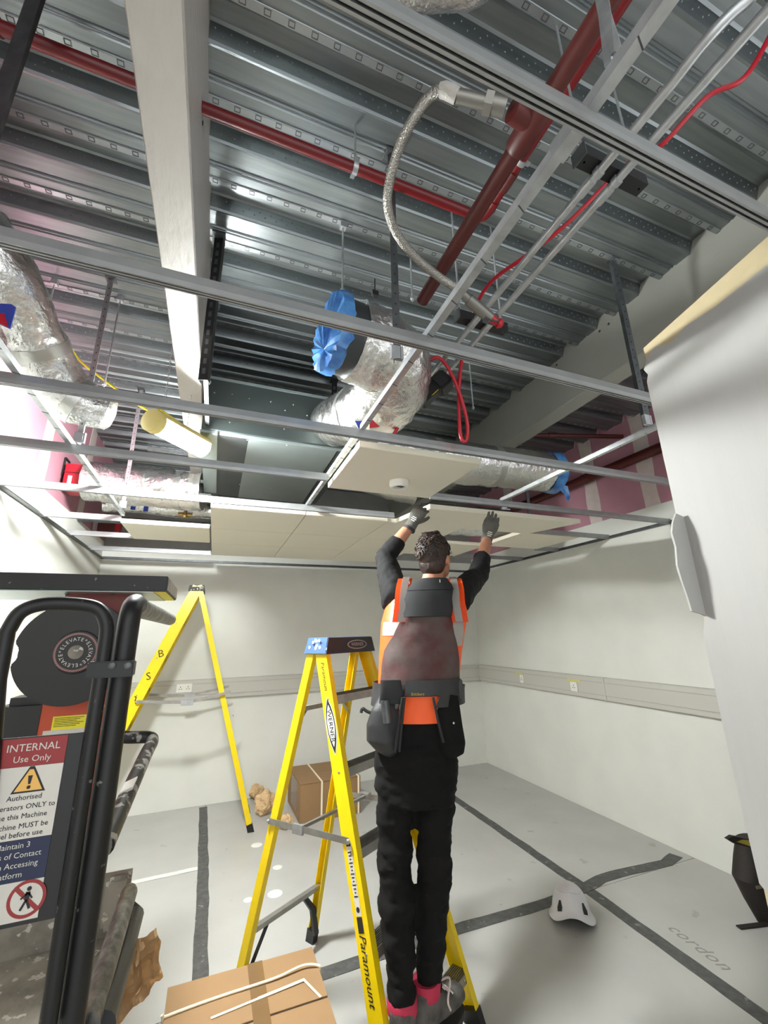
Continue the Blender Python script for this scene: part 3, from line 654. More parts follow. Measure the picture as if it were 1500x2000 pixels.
e0 = hp[-1]; e1 = dep(915, 585, 1.58); e2 = dep(958, 622, 1.61); e3 = dep(972, 630, 1.62)
obj('end_tube', merge(tube(B(), [e0, e1], .017, 14), tube(B(), [e1, e2], .022, 14)), mat('fitting_steel', (128, 126, 120), .42, .8), hz)
obj('sprinkler_head', merge(tube(B(), [e2, e3], [.02, .012], 12), lathe(B(), e3, (e3-e2), [(.016, 0), (.02, .008), (.012, .02)], 10)), M_cable, hz, label='red sprinkler head cap')
obj('clamp', obox(B(), e2, V((.03, 0, 0)), V((0, .012, 0)), V((0, 0, .018))), M_zinc, hz, smooth=False)
# conduits
G5 = 'galvanised conduits running overhead into depth'
for x, pts, lb in ((.92, None, 'galvanised conduit bending away at the top right'), (.99, None, 'straight galvanised conduit beside the bent one')):
    r = thing('steel_conduit', lb, 'conduit', (x, .6, 2.88), G5)
    if x < .95: path = [(x, 1.75, 2.9), (x, .40, 2.9)]+smooth_path([(x, .38, 2.9), (x, .30, 2.905), (x+.03, .24, 2.925), (x+.09, .20, 2.94), (x+.4, .17, 2.94)], 6)
    else: path = [(x, 1.75, 2.9), (x, -.5, 2.9)]
    obj('tube', tube(B(), path, .0125, 12), M_galv, r)
    for yy in (.62, 1.22): obj('coupler', tube(B(), [(x, yy, 2.9), (x, yy+.05, 2.9)], .015, 12), M_galv, r)
def strutbr(x0, x1, y, z, label):
    r = thing('unistrut_bracket', label, 'bracket', ((x0+x1)/2, y, z), 'black slotted brackets holding the conduits')
    obj('strut', prism(B(), (x0, y, z), (x1, y, z), [(-.02, 0), (.02, 0), (.02, .04), (.012, .04), (.012, .037), (.017, .037), (.017, .003), (-.017, .003), (-.017, .037), (-.012, .037), (-.012, .04), (-.02, .04)], (0, 1, 0), (0, 0, 1)), M_black, r, smooth=False)
    for x in (x0+.015, x1-.015):
        obj('hanger_rod', tube(B(), [(x, y, z), (x, y, ZD)], .004, 6), M_galv, r)
    for x in (.92, .99): obj('conduit_saddle', tube(B(), [(x, y-.008, 2.9), (x, y+.008, 2.9)], .016, 12), M_galv, r)
    obj('end_plate', box(B(), (x0-.004, y-.024, z-.004), (x0, y+.024, z+.044)), M_zinc, r, smooth=False)
strutbr(.855, 1.10, .60, 2.914, 'black slotted conduit bracket just below the highest grid bar')
strutbr(.855, 1.10, 1.27, 2.914, 'black slotted conduit bracket behind the end of the braided hose')
# black actuator
ac = thing('valve_actuator', 'black actuator block beside the foil elbow', 'actuator', (.95, 1.9, 2.7))
c = dep(845, 765, 2.05); dd = (dep(812, 792, 2.05)-dep(872, 738, 2.05)).normalized(); s_, u_ = frame(dd)
obj('body', obox(B(), c, dd*.085, s_*.03, u_*.03), M_black, ac, smooth=False, bevel=.006); obj('gear_case', obox(B(), c-dd*.06, dd*.04, s_*.045, u_*.045), M_black, ac, smooth=False, bevel=.01)
obj('data_label', obox(B(), c-s_*.0-V((0, .031, .02))+dd*.0, dd*.02, V((.007, 0, .005)), V((0, .001, 0))), M_stky, ac, smooth=False)
# red cables
cl = smooth_path([dep(762, 862, 2.02), dep(777, 834, 2.03), dep(798, 790, 2.05), dep(820, 735, 2.05), dep(842, 702, 2.0), dep(862, 702, 1.99), dep(884, 735, 1.98), (dep(903, 785, 1.97)), dep(913, 830, 1.96), dep(911, 860, 1.96), dep(902, 858, 1.96), dep(898, 835, 1.97), dep(896, 780, 1.99), dep(897, 745, 2.0), dep(902, 700, 2.02)], 8)
o = obj('red_cable', tube(B(), cl, .0085, 10), M_cable); tag(o, 'red cable passing the foil elbow and hanging in a loop', 'cable')
rc = smooth_path([dep(1520, 40, 1.3), dep(1455, 150, 1.3), dep(1380, 190, 1.33), dep(1290, 285, 1.4), dep(1220, 325, 1.5), dep(1130, 415, 1.56), dep(1080, 460, 1.6), dep(1020, 505, 1.66), dep(965, 545, 1.74), dep(935, 585, 1.82), dep(920, 625, 1.9)], 8)
o = obj('red_cable', tube(B(), rc, .0075, 8), M_cable); tag(o, 'thin red cable strung loosely along the conduits', 'cable')
# red damper boxes and valves at left
d1 = thing('damper_box', 'red damper box under the pink wall by the crinkled duct', 'box', (-1.1, 3.75, 2.75), 'red damper boxes at the left wall')
obj('body', box(B(), (-1.16, 3.66, 2.74), (-1.0, 3.86, 2.94)), M_cable, d1, smooth=False, bevel=.004); obj('label_plate', box(B(), (-1.13, 3.655, 2.77), (-1.105, 3.66, 2.84)), M_white, d1, smooth=False); obj('lid_seam', box(B(), (-1.162, 3.652, 2.865), (-.998, 3.66, 2.87)), M_redp, d1, smooth=False)
d2 = thing('damper_box', 'lower red box behind the left grid bars', 'box', (-1, 4.6, 2.6), 'red damper boxes at the left wall')
c2 = at(211, 1030, 1, 4.7); obj('body', box(B(), (c2.x-.09, 4.7, c2.z-.07), (c2.x+.09, 4.85, c2.z+.07)), M_cable, d2, smooth=False, bevel=.004); obj('duct_stub', box(B(), (XL+.002, 4.74, c2.z-.05), (c2.x-.08, 4.82, c2.z+.05)), M_galv, d2, smooth=False); obj('lid', box(B(), (c2.x-.085, 4.695, c2.z-.06), (c2.x+.06, 4.7, c2.z+.06)), M_redp, d2, smooth=False)
vp = thing('valve_set', 'brass valves and gauge on insulated pipes above the tiles', 'valves', (-.3, 4.2, 2.7))
obj('pipe', tube(B(), [(XL+.002, 4.28, 2.66), (.05, 4.2, 2.66)], .03, 12), M_zinc, vp); obj('insulated_pipe', tube(B(), smooth_path([(-1.0, 4.2, 2.78), (-.7, 4.2, 2.8), (-.45, 4.2, 2.78), (-.1, 4.2, 2.79)], 8), .07, 16, True, .08, 12), M_foil, vp)
for px, py in ((335, 985), (362, 1003)):
    c = at(px, py, 1, 4.1); obj('valve', merge(lathe(B(), c, (0, 0, 1), [(.02, -.04), (.026, -.02), (.014, 0), (.014, .03), (.024, .035), (.024, .05)], 10), tube(B(), [c-V((.06, 0, .01)), c+V((.06, 0, -.01))], .016, 10)), M_brass, vp)
c = at(393, 996, 1, 4.0); g = obj('gauge', lathe(B(), c, (-.1, -1, -.2), [(.034, -.02), (.036, 0), (.03, .006)], 20), M_white, vp); obj('needle', obox(B(), c-V((0, .009, .001)), V((.012, 0, .014)), V((0, .001, 0)), V((.002, 0, -.002))), M_ink, g, smooth=False)
for px, py in ((260, 991), (285, 994)):
    c = at(px, py, 1, 4.05); obj('blue_tag', obox(B(), c, V((.018, 0, 0)), V((0, .004, 0)), V((0, 0, .022))), M_blk, vp, smooth=False)
hk = at(127, 915, 0, XL); bm = B()
for a, b in (((-.05, -.05), (-.05, .05)), ((-.05, .05), (.05, .05)), ((.05, .05), (.05, .01)), ((-.05, -.05), (.05, -.05))): bar(bm, hk+V((.006, a[0], a[1]*1.4)), hk+V((.006, b[0], b[1]*1.4)), .012, .012)
o = obj('wall_bracket', bm, M_ink, None, smooth=False); tag(o, 'small black square bracket on the pink wall', 'bracket')
ct = thing('cable_tray', 'pale cable tray high behind the work light', 'tray', (-.45, 4.3, 3.2))
p0, p1 = at(290, 885, 1, 4.6), at(385, 898, 1, 4.6); obj('tray', bar(B(), p0, p1+V((.25, 0, 0)), .16, .012, (0, 0, 1)), M_galv, ct, smooth=False); obj('lip', bar(B(), p0+V((0, -.08, .03)), p1+V((.25, -.08, .03)), .004, .06, (0, 0, 1)), M_galv, ct, smooth=False)

# ================================================================ CEILING TILES
G6 = 'white metal ceiling tiles already fitted'
def tile(x0, x1, y0, y1, label, z=ZG, group=G6, tilt=0., th=.032):
    bm = box(B(), (x0+.002, y0+.002, z-.004), (x1-.002, y1-.002, z-.004+th))
    if tilt:
        for v in bm.verts: v.co.z -= tilt*(y1-v.co.y)/(y1-y0)
    o = obj('ceiling_tile', bm, M_tile, None, smooth=False, bevel=.002); tag(o, label, 'ceiling tile', group); return o
tile(.545, 1.20, 1.67, 2.265, 'single ceiling tile carrying the smoke detector base', z=ZG-.004)
tile(1.225, 2.49, 2.30, 2.895, 'wide ceiling tile the worker is pushing up', z=ZG-.008, tilt=.05)
tile(-.09, .543, 2.885, 3.49, 'fitted ceiling tile at the front left, below the duct box')
tile(.543, 1.172, 2.885, 3.49, 'fitted ceiling tile just left of the worker\'s sleeve, front row')
tile(1.172, 1.84, 2.90, 3.49, 'fitted ceiling tile directly above the worker\'s head, left of the hole')
tile(2.44, 3.10, 2.90, 3.49, 'fitted ceiling tile right of the square hole')
tile(-.71, -.10, 3.49, 4.07, 'lone small ceiling tile at far left, apart from the others')
tile(-.09, .543, 3.49, 4.09, 'second-row ceiling tile below the duct box, leftmost of its row')
tile(.543, 1.172, 3.49, 4.09, 'second-row ceiling tile left of the worker\'s sleeve')
tile(1.172, 1.84, 3.49, 4.09, 'second-row ceiling tile behind the worker\'s head')
tile(1.84, 2.46, 3.49, 4.09, 'second-row ceiling tile right behind the square hole')
tile(-.09, .543, 4.09, 4.70, 'ceiling tile nearest the back wall, leftmost of its row')
tile(.543, 1.172, 4.09, 4.70, 'ceiling tile nearest the back wall, second of its row')
tile(1.172, 1.84, 4.09, 4.70, 'ceiling tile nearest the back wall, rightmost of its row')
sd = thing('smoke_detector_base', 'round white detector base on the single tile', 'detector', (.898, 2.038, ZG-.04))
c = V((.898, 2.038, ZG-.009))
obj('base_ring', lathe(B(), c, (0, 0, -1), [(.056, 0), (.056, .024), (.047, .036), (.035, .036), (.033, .014), (.004, .014)], 32), M_white, sd)
obj('contact_plate', merge(obox(B(), c+V((0, 0, -.024)), V((.026, .012, 0)), V((-.004, .008, 0)), V((0, 0, .004))), obox(B(), c+V((.01, -.01, -.028)), V((.016, -.01, 0)), V((.003, .005, 0)), V((0, 0, .003)))), M_zinc, sd, smooth=False)
tk = at(985, 993, 1, 2.28); o = obj('tile_clip', merge(obox(B(), tk, V((.02, 0, 0)), V((0, .006, 0)), V((0, 0, .008))), obox(B(), tk+V((.025, 0, -.004)), V((.02, 0, 0)), V((0, .006, 0)), V((0, 0, .003)))), M_galv, None, smooth=False); tag(o, 'bright tile clip beside the right glove', 'clip')
# foil seen through the square hole
foil_duct('foil_duct', 'foil duct glimpsed through the square tile hole', [(1.7, 3.35, 2.655), (2.1, 3.33, 2.655), (2.6, 3.3, 2.655)], .14, (2.1, 3.3, 2.56), .09, 24, GD)

# ================================================================ LADDERS
def pix(p):
    d = V(p)-EYE; z = d.dot(fw); return 750+F_PX*d.dot(rt)/z, 1000-F_PX*d.dot(upv)/z
def onseg(A, Bq, py):
    return min((abs(pix(A.lerp(Bq, t/600))[1]-py), t) for t in range(-60, 661))[1]/600
def crail(A, Bq, back, inward, depth, flange, th=.004):
    poly = [(0, 0), (depth, 0), (depth, flange), (depth-th, flange), (depth-th, th), (th, th), (th, flange), (0, flange)]
    return prism(B(), A, Bq, poly, back, inward)
def ladder(label, c, w, n, hb, ht, a, b, sf, wf, sr, wr, steps, rd=.075, group='yellow fibreglass stepladders', capm=None):
    c, w, n = V(c), V(w), V(n); Z = V((0, 0, 1))
    L = thing('step_ladder', label, 'ladder', c, group)
    G = {}
    for k, s, f, hw, hd, tw, td in (('FL', -1, 1, wf, sf, a, b), ('FR', 1, 1, wf, sf, a, b), ('RL', -1, -1, wr, sr, a, b), ('RR', 1, -1, wr, sr, a, b)):
        G[k] = (c+w*s*tw+n*f*td+Z*hb, c+w*s*hw+n*f*hd)
    for k in ('FL', 'FR', 'RL', 'RR'):
        T0, F0 = G[k]; d = (F0-T0).normalized(); s = -1 if k[1] == 'L' else 1; f = 1 if k[0] == 'F' else -1
        inw = -w*s; inw = (inw-d*inw.dot(d)).normalized(); back = d.cross(inw).normalized()
        if back.dot(n)*f > 0: back = -back
        T1 = T0-d*.05
        if k[0] == 'F': o = crail(T1, F0-d*.03, back, inw, rd, .03)
        else: o = crail(T1, F0-d*.03, back, inw, .046, .03)
        obj('front_rail' if k[0] == 'F' else 'rear_rail', o, M_yel, L, smooth=False)
        wd = rd if k[0] == 'F' else .046
        obj('foot', prism(B(), F0-d*.07, F0, [(-.004, -.004), (wd+.004, -.004), (wd+.004, .034), (-.004, .034)], back, inw), M_black, L, smooth=False)
        G[k] = (T0, F0, d, inw, back)
    # cap
    bm = B(); q = []
    for z, k in ((hb-.012, 1.05), (ht, .93)):
        for sx, sy in ((-1, -1), (1, -1), (1, 1), (-1, 1)): q.append(bm.verts.new(c+w*sx*(a*k+.006)+n*sy*(b*k+.012)+Z*z))
    for f in ((0, 1, 2, 3), (4, 5, 6, 7), (0, 1, 5, 4), (1, 2, 6, 5), (2, 3, 7, 6), (3, 0, 4, 7)): bm.faces.new([q[i] for i in f])
    obj('top_cap', bm, capm or M_capb, L, smooth=False, bevel=.003, label='cap with paint splashes')
    p = [c+w*sx*(a*kk+.004)+n*(b*kk+.0135)+Z*z for sx, z, kk in ((-1, hb-.010, 1.05), (1, hb-.010, 1.05), (1, ht-.002, .935), (-1, ht-.002, .935))]
    fp = obj('cap_front', plate(B(), p, .0015), M_capk, L, smooth=False, label='black front face of the cap')
    # steps
    for z in steps:
        t = (hb-z)/hb; A = G['FL'][0].lerp(G['FL'][1], t); Bq = G['FR'][0].lerp(G['FR'][1], t)
        A = A+w*.006; Bq = Bq-w*.006; bk = -n
        st = obj('step', prism(B(), A, Bq, [(0, 0), (.078, 0), (.078, -.025), (.075, -.025), (.075, -.003), (.003, -.003), (.003, -.034), (.010, -.034), (.010, -.037), (0, -.037)], bk, Z), M_alu, L, smooth=False)
        bm = B()
        for k in range(8): bar(bm, A+bk*(.008+.009*k)+Z*.0008, Bq+bk*(.008+.009*k)+Z*.0008, .003, .0016, Z)
        obj('tread_rib', bm, M_zinc, st, smooth=False, kind='stuff')
        for P0, sg in ((A, 1), (Bq, -1)):
            obj('brace', plate(B(), [P0+bk*.04+w*sg*.002-Z*.036, P0+bk*.04+w*sg*.07-Z*.004, P0+bk*.04+w*sg*.055-Z*.004, P0+bk*.04+w*sg*.002-Z*.06], .003), M_alu, st, smooth=False)
            bm = B(); lathe(bm, P0+bk*.03-w*sg*.006-Z*.015, -w*sg, [(.006, 0), (.004, .004)], 8); lathe(bm, P0+w*sg*.03-Z*.018, n, [(.005, 0), (.003, .003)], 8); obj('rivet', bm, M_alu, st, kind='stuff')
    return L, G
lw, ln = V((.849, .528, 0)), V((.528, -.849, 0))
L1, G = ladder('yellow stepladder the worker stands on', (.667, 2.386, 0), lw, ln, 1.555, 1.625, .187, .066, .58, .307, .451, .259, (1.35, 1.053, .77, .477, .18))
Z = V((0, 0, 1))
def rearpt(k, py): return G[k][0].lerp(G[k][1], onseg(G[k][0], G[k][1], py))
for y0, y1, nm in ((1385, 1357, 'rear_brace'), (1822, 1737, 'rear_brace')):
    a_, b_ = rearpt('RL', y0), rearpt('RR', y1); b_.z = a_.z
    o = obj(nm, bar(B(), a_+lw*.004+ln*.02, b_-lw*.004+ln*.02, .028, .022, Z), M_alu, L1, smooth=False)
    for P0, sg in ((a_, 1), (b_, -1)):
        if y0 > 1500 and sg < 0:
            obj('gusset', plate(B(), [P0+ln*.02-lw*.13-Z*.012, P0+ln*.02-lw*.10-Z*.012, P0+ln*.02-lw*.03-Z*.09, P0+ln*.02-lw*.004-Z*.22, P0+ln*.02-lw*.035-Z*.22, P0+ln*.02-lw*.06-Z*.1], .02), M_black, L1, smooth=False, label='black corner gusset')
        elif y0 > 1500: obj('gusset', bar(B(), P0+ln*.02+lw*.12-Z*.012, P0+ln*.02+lw*.012-Z*.17, .02, .004), M_black, L1, smooth=False, label='black strap gusset')
        else: obj('gusset', bar(B(), P0+ln*.02+lw*sg*.06-Z*.01, P0+ln*.02+lw*sg*.006-Z*.07, .02, .004), M_alu, L1, smooth=False)
for k, s in (('L', -1), ('R', 1)):
    a_ = G['R'+k][0].lerp(G['R'+k][1], (1.555-.755)/1.555); b_ = G['F'+k][0].lerp(G['F'+k][1], (1.555-.80)/1.555)-ln*.03
    a_ = a_-lw*s*-.008; b_ = b_+lw*s*.008; m_ = a_.lerp(b_, .42)-Z*.0
    obj('spreader_bar', bar(B(), a_, m_, .003, .026, Z), M_alu, L1, smooth=False); obj('spreader_bar', bar(B(), m_-(m_-a_).normalized()*.03, b_, .003, .026, Z), M_alu, L1, smooth=False)
    h_ = obj('spreader_hinge', obox(B(), m_+lw*s*.006, (b_-a_).normalized()*.035, lw*.006, Z*.02), M_galv, L1, smooth=False)
    bm = B()
    for q, rr in ((a_, .008), (b_, .010), (m_+(b_-a_).normalized()*.02, .007)): lathe(bm, q+lw*s*.002, lw*s, [(rr, 0), (rr*.7, .008)], 10)
    obj('pivot', bm, M_galv, L1, kind='stuff')
    if s < 0: mL = m_
    else: mR = m_
obj('spreader_link', bar(B(), mL, mR, .014, .014, Z), M_alu, L1, smooth=False)
# lettering on the near rail
T0, F0, d, inw, back = G['FL']
def railpt(t, s): return T0+(F0-T0)*t+back*s-inw*.0012
fwd_ = -back
text('handwriting', 'Paramoun', .034, railpt(.067, .035), d, fwd_, M_ink, L1, depth=.0003, shear=.25)
text('handwriting', 'Paramount', .046, railpt(.722, .040), d, fwd_, M_ink, L1, depth=.0003, shear=.3, spacing=1.0)
def ell(cn, ax, ay, nrm, th, n=40): return plate(B(), [cn+ax*math.cos(2*math.pi*i/n)+ay*math.sin(2*math.pi*i/n) for i in range(n)], th)
def lens_(cn, ax, ay, th): 
    pts_ = []
    for i in range(21): x = -1+2*i/20; pts_.append(cn+ax*x+ay*(1-x*x))
    for i in range(1, 20): x = 1-2*i/20; pts_.append(cn+ax*x-ay*(1-x*x))
    return plate(B(), pts_, th)
cn = railpt(.206, .037); nm_ = -inw
for s_x, s_y, mm, off in ((.128, .032, M_white, .0002), (.122, .028, M_ink, .0006), (.092, .022, M_white, .0012)):
    bm = lens_(cn, d*s_x, fwd_*s_y, .0004); bm.normal_update(); bmesh.ops.translate(bm, verts=bm.verts, vec=nm_*off); obj('brand_label', bm, mm, L1, smooth=False)
text('brand_lettering', 'WERNER', .036, cn+nm_*.0020, d, fwd_, M_ink, L1, depth=.0003, shear=.1)
cc = V((.667, 2.386, 0)); e_ = (ln*-.0095+Z*.08).normalized(); fc_ = cc+ln*(.066*.99+.0165)+Z*1.585+lw*.045
bm = ell(fc_, lw*.082, e_*.024, ln, .0006); obj('cap_logo', bm, mat('logo_grey', (150, 150, 150), .5), L1, smooth=False)
bm = ell(fc_+ln*.0008, lw*.074, e_*.019, ln, .0006); obj('cap_logo', bm, M_capk, L1, smooth=False)
text('brand_lettering', 'WERNER', .026, fc_+ln*.0018, lw, e_, mat('logo_grey', (150, 150, 150), .5), L1, depth=.0003)
bm = B()
for s, z in ((-.045, 1.575), (-.02, 1.60), (.0, 1.57), (.025, 1.61), (.03, 1.575)): lathe(bm, cc-lw*(.187*1.0+.007)+ln*s+Z*z, -lw, [(.009, 0), (.006, .003)], 8)
obj('paint_blob', bm, M_white, L1, kind='stuff')
wl = railpt(.485, .040)
obj('warning_sticker', plate(B(), [wl-d*.01-fwd_*.014+nm_*.0002, wl+d*.235-fwd_*.014+nm_*.0002, wl+d*.235+fwd_*.014+nm_*.0002, wl-d*.01+fwd_*.014+nm_*.0002], -.0005), M_signw, L1, smooth=False, label='white warning sticker with small print')
bm = B(); 
for i in range(13): obox(bm, wl+d*(.03+.012*i)+nm_*.0008, d*.002, fwd_*(.010-.003*(i % 3)), nm_*.0003)
obox(bm, wl+d*.002+nm_*.0008, d*.008, fwd_*.012, nm_*.0003); obox(bm, wl+d*.262+nm_*.0004, d*.024, fwd_*.014, nm_*.0004); lathe(bm, wl+d*.215+nm_*.0005, nm_, [(.009, 0), (.009, .0006)], 12)
obj('sticker_print', bm, M_ink, L1, smooth=False, kind='stuff')

L2, H = ladder('tall yellow stepladder standing against the back wall', (-.187, 4.66, 0), (0, -1, 0), (-1, 0, 0), 2.08, 2.125, .19, .055, .90, .24, .655, .23, (1.78, 1.48, 1.18, .88, .58, .28), .095, capm=mat('cap_grey', (58, 58, 62), .6, spots=.40, spotcol=(190, 190, 186), spotscale=60))
for s in (-1, 1):
    ya = 4.66-s*.245
    pa, pm, pb = V((-.57, ya, 1.12)), V((-.17, ya, 1.085)), V((.19, ya, 1.15))
    obj('spreader_bar', bar(B(), pa, pm, .003, .024, Z), M_alu, L2, smooth=False); obj('spreader_bar', bar(B(), pm, pb, .003, .024, Z), M_alu, L2, smooth=False)
    obj('spreader_hinge', obox(B(), pm, V((.05, 0, 0)), V((0, .008, 0)), V((0, 0, .024))), M_galv, L2, smooth=False)
T2, F2, d2_, in2, bk2 = H['FR']
for t, s in ((.27, 'B'), (.36, 'S'), (.45, '?')): text('handwriting', s, .09, T2+(F2-T2)*t+bk2*.045-in2*.001, V((1, 0, .2)), V((-.2, 0, 1)), M_ink, L2, depth=.0003)

# ================================================================ POWERED LIFT
LF = thing('work_platform_lift', 'orange and black platform lift with warning sign at the left edge', 'lift', (-.45, 1.9, 0))
YG = 1.22
xB = at(232, 1350, 1, 1.25).x
hend = at(332, 1210, 0, xB)
postp = [(xB, 1.25, .25), (xB, 1.25, 1.0), (xB, 1.25, 1.62)]+smooth_path([(xB, 1.25, 1.64), (xB, 1.258, 1.70), (xB, 1.30, 1.728), (xB, 1.36, 1.725)], 5)
obj('corner_post', tube(B(), postp, .025, 16), M_blackm, LF)
obj('post_handle', tube(B(), [(xB, 1.33, 1.728), (xB, 1.40, 1.722), hend, hend+V((0, .006, 0))], [.0255, .0265, .0265, .02], 16), M_silver, LF, label='paint-splashed grey hand grip')
hp_ = [at(92, 2010, 1, YG), at(195, 1330, 1, YG)]+smooth_path([at(203, 1275, 1, YG), at(208, 1222, 1, YG), at(192, 1190, 1, YG), at(150, 1180, 1, YG), at(85, 1180, 1, YG), at(40, 1196, 1, YG), at(14, 1235, 1, YG)], 6)+[at(-4, 1330, 1, YG), at(-60, 2010, 1, YG)]
obj('gate_hoop', tube(B(), hp_, .0155, 14), M_blackm, LF)
gb = at(222, 1306, 1, 1.225)
obj('gate_latch', box(B(), (gb.x-.05, 1.20, gb.z-.018), (gb.x+.045, 1.235, gb.z+.018)), M_blackm, LF, smooth=False, bevel=.003)
bm = B()
for px in (219, 250): lathe(bm, at(px, 1300, 1, 1.20), (0, -1, 0), [(.008, 0), (.008, .004), (.004, .006)], 12)
obj('latch_bolt', bm, M_zinc, LF, kind='stuff')
# sign
SG0 = at(134, 1441, 1, 1.225)
SX1 = -.283; SX0 = SX1-.165; SZ1 = 1.437; SZ0 = 1.105; YS = 1.226
obj('sign_backing', box(B(), (SX0-.01, YS, SZ0-.008), (SX1+.034, YS+.006, SZ1+.002)), M_black, LF, smooth=False)
def spanel(z0, z1, m, nm='sign_panel', x0=SX0, x1=SX1): return obj(nm, box(B(), (x0, YS-.0015, z0), (x1, YS, z1)), m, LF, smooth=False)
zs = [SZ1, SZ1-.055, SZ1-.190, SZ1-.264, SZ0]
spanel(zs[1], zs[0], M_signr); spanel(zs[2], zs[1]-.0005, M_signw); spanel(zs[3], zs[2]-.0005, M_signn); spanel(zs[4], zs[3]-.0005, M_signw)
sx = (SX0+SX1)/2; xd, yd = (1, 0, 0), (0, 0, 1)
def st(s, size, x, z, m, al='CENTER'): text('sign_lettering', s, size, (x, YS-.0022, z), xd, yd, m, LF, align=al, depth=.0002)
st('INTERNAL', .0205, at(66, 1465, 1, YS).x, SZ1-.019, M_signw); st('Use Only', .0175, at(62, 1490, 1, YS).x, SZ1-.041, M_signw); sx = at(48, 1560, 1, YS).x
tz = SZ1-.086; tc_ = V((sx+.004, YS-.002, tz))
def tri(sc, m, off): 
    obj('warning_triangle', plate(B(), [tc_+V((-.030*sc, -off, -.019*sc)), tc_+V((.030*sc, -off, -.019*sc)), tc_+V((.004*sc, -off, .030*sc)), tc_+V((-.004*sc, -off, .030*sc))], .0003), m, LF, smooth=False)
tri(1, M_ink, .0); tri(.82, M_amber, .0007)
obj('exclamation', merge(plate(B(), [tc_+V((-.004, -.0015, .013)), tc_+V((.004, -.0015, .013)), tc_+V((.002, -.0015, -.003)), tc_+V((-.002, -.0015, -.003))], .0003), lathe(B(), tc_+V((0, -.001, -.009)), (0, -1, 0), [(.0035, 0), (.0035, .0008)], 10)), M_ink, LF, smooth=False)
for s, z in (('Authorised', .114), ('Operators ONLY to', .131), ('use this Machine', .148), ('Machine MUST be', .166), ('level before use', .181)): st(s, .0134, sx, SZ1-z, M_ink)
for s, z in (('Maintain 3', .201), ('Points of Contact', .218), ('When Accessing', .235), ('Platform', .252)): st(s, .0142, sx-.004, SZ1-z, M_signw)
st('Wear', .015, SX0+.062, SZ0+.045, M_ink); st("PPE's", .015, SX0+.062, SZ0+.026, M_ink)
pc = V((at(55, 1742, 1, YS).x, YS-.002, SZ0+.036))
bm = B(); lathe(bm, pc, (0, -1, 0), [(.0325, 0), (.0325, .0004), (.0265, .0004), (.0265, .0001)], 32); obox(bm, pc+V((0, -.0006, 0)), V((.021, 0, -.021)), V((.0025, 0, .0025)), V((0, .0003, 0))); obj('prohibition_ring', bm, M_signr, LF, smooth=False)
obj('prohibition_disc', lathe(B(), pc+V((0, .0012, 0)), (0, -1, 0), [(.0268, 0), (.0268, .0014)], 28), M_signw, LF, smooth=False)
bm = B(); q = pc+V((0, -.0011, 0)); lathe(bm, q+V((.002, 0, .017)), (0, -1, 0), [(.004, 0), (.004, .0003)], 12)
for a, b, wd in (((.001, .012), (.0, -.001), .008), ((0, -.001), (-.008, -.018), .0042), ((0, -.001), (.007, -.017), .0042), ((.001, .01), (-.010, .001), .003), ((.002, .01), (.009, .0), .003)): bar(bm, q+V((a[0], 0, a[1])), q+V((b[0], 0, b[1])), wd, .0003, (0, 1, 0)) if False else obox(bm, q+V(((a[0]+b[0])/2, 0, (a[1]+b[1])/2)), V(((b[0]-a[0])/2, 0, (b[1]-a[1])/2)), V((b[1]-a[1], 0, a[0]-b[0])).normalized()*wd/2, V((0, .0002, 0)))
obj('walking_figure', bm, M_ink, LF, smooth=False, kind='stuff')
# mast
MX0, MX1, MY = -.615, -.352, 2.2
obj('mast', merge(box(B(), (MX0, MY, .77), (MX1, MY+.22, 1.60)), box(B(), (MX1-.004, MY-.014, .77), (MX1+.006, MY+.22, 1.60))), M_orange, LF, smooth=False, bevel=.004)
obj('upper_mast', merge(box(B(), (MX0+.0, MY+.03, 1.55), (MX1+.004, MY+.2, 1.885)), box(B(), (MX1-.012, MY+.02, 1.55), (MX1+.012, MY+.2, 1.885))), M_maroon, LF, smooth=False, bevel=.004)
bm = B()
for px in (131, 220): lathe(bm, at(px, 1159, 1, MY+.03), (0, -1, 0), [(.009, 0), (.007, .006), (.003, .008)], 12)
obj('mast_bolt', bm, M_zinc, LF, kind='stuff')
bp = at(0, 1130, 1, 2.12); br = at(327, 1140, 1, 2.12); br2 = at(346, 1150, 0, br.x)
tb = obj('top_tray', box(B(), (-1.05, 2.12, br.z-.035), (br.x, br2.y, br.z+.033)), M_blackm, LF, smooth=False, bevel=.003)
obj('tray_end', box(B(), (br.x+.0005, 2.13, br.z-.028), (br.x+.003, br2.y-.008, br.z+.027)), M_dust, LF, smooth=False)
obj('sticker', box(B(), (br.x-.05, 2.13, br.z-.037), (br.x-.004, br2.y-.02, br.z-.0352)), M_stky, LF, smooth=False)
obj('tray_underside', box(B(), (-1.04, 2.13, br.z-.0385), (br.x-.052, br2.y-.01, br.z-.0352)), M_fcul, LF, smooth=False)
dc = at(150, 1273, 1, 2.13); R_ = .198; pts = []
for i in range(60):
    a_ = 2*math.pi*i/60; r_ = R_*(1 if not (2.94 < a_ < 3.30) else .90)
    pts.append(dc+V((math.cos(a_)*r_, 0, math.sin(a_)*r_)))
obj('reel_cover', plate(B(), pts, .05), M_black, LF, smooth=False, bevel=.004, label='big black round cover')
hc_ = dc+V((.012, -.052, -.004)) if False else V((dc.x+.010, 2.13, dc.z))
yf = min(2.13, 2.13-.05) 
hc_ = V((dc.x+.012, 2.081, dc.z))
obj('cover_hub', lathe(B(), hc_, (0, -1, 0), [(.085, -.01), (.08, .010), (.074, .012)], 36), M_black, LF)
obj('hub_ring', lathe(B(), hc_+V((0, -.012, 0)), (0, -1, 0), [(.0735, 0), (.0735, .0008), (.067, .0008), (.067, .0001)], 36), mat('hub_ring_red', (140, 100, 98), .5), LF, smooth=False)
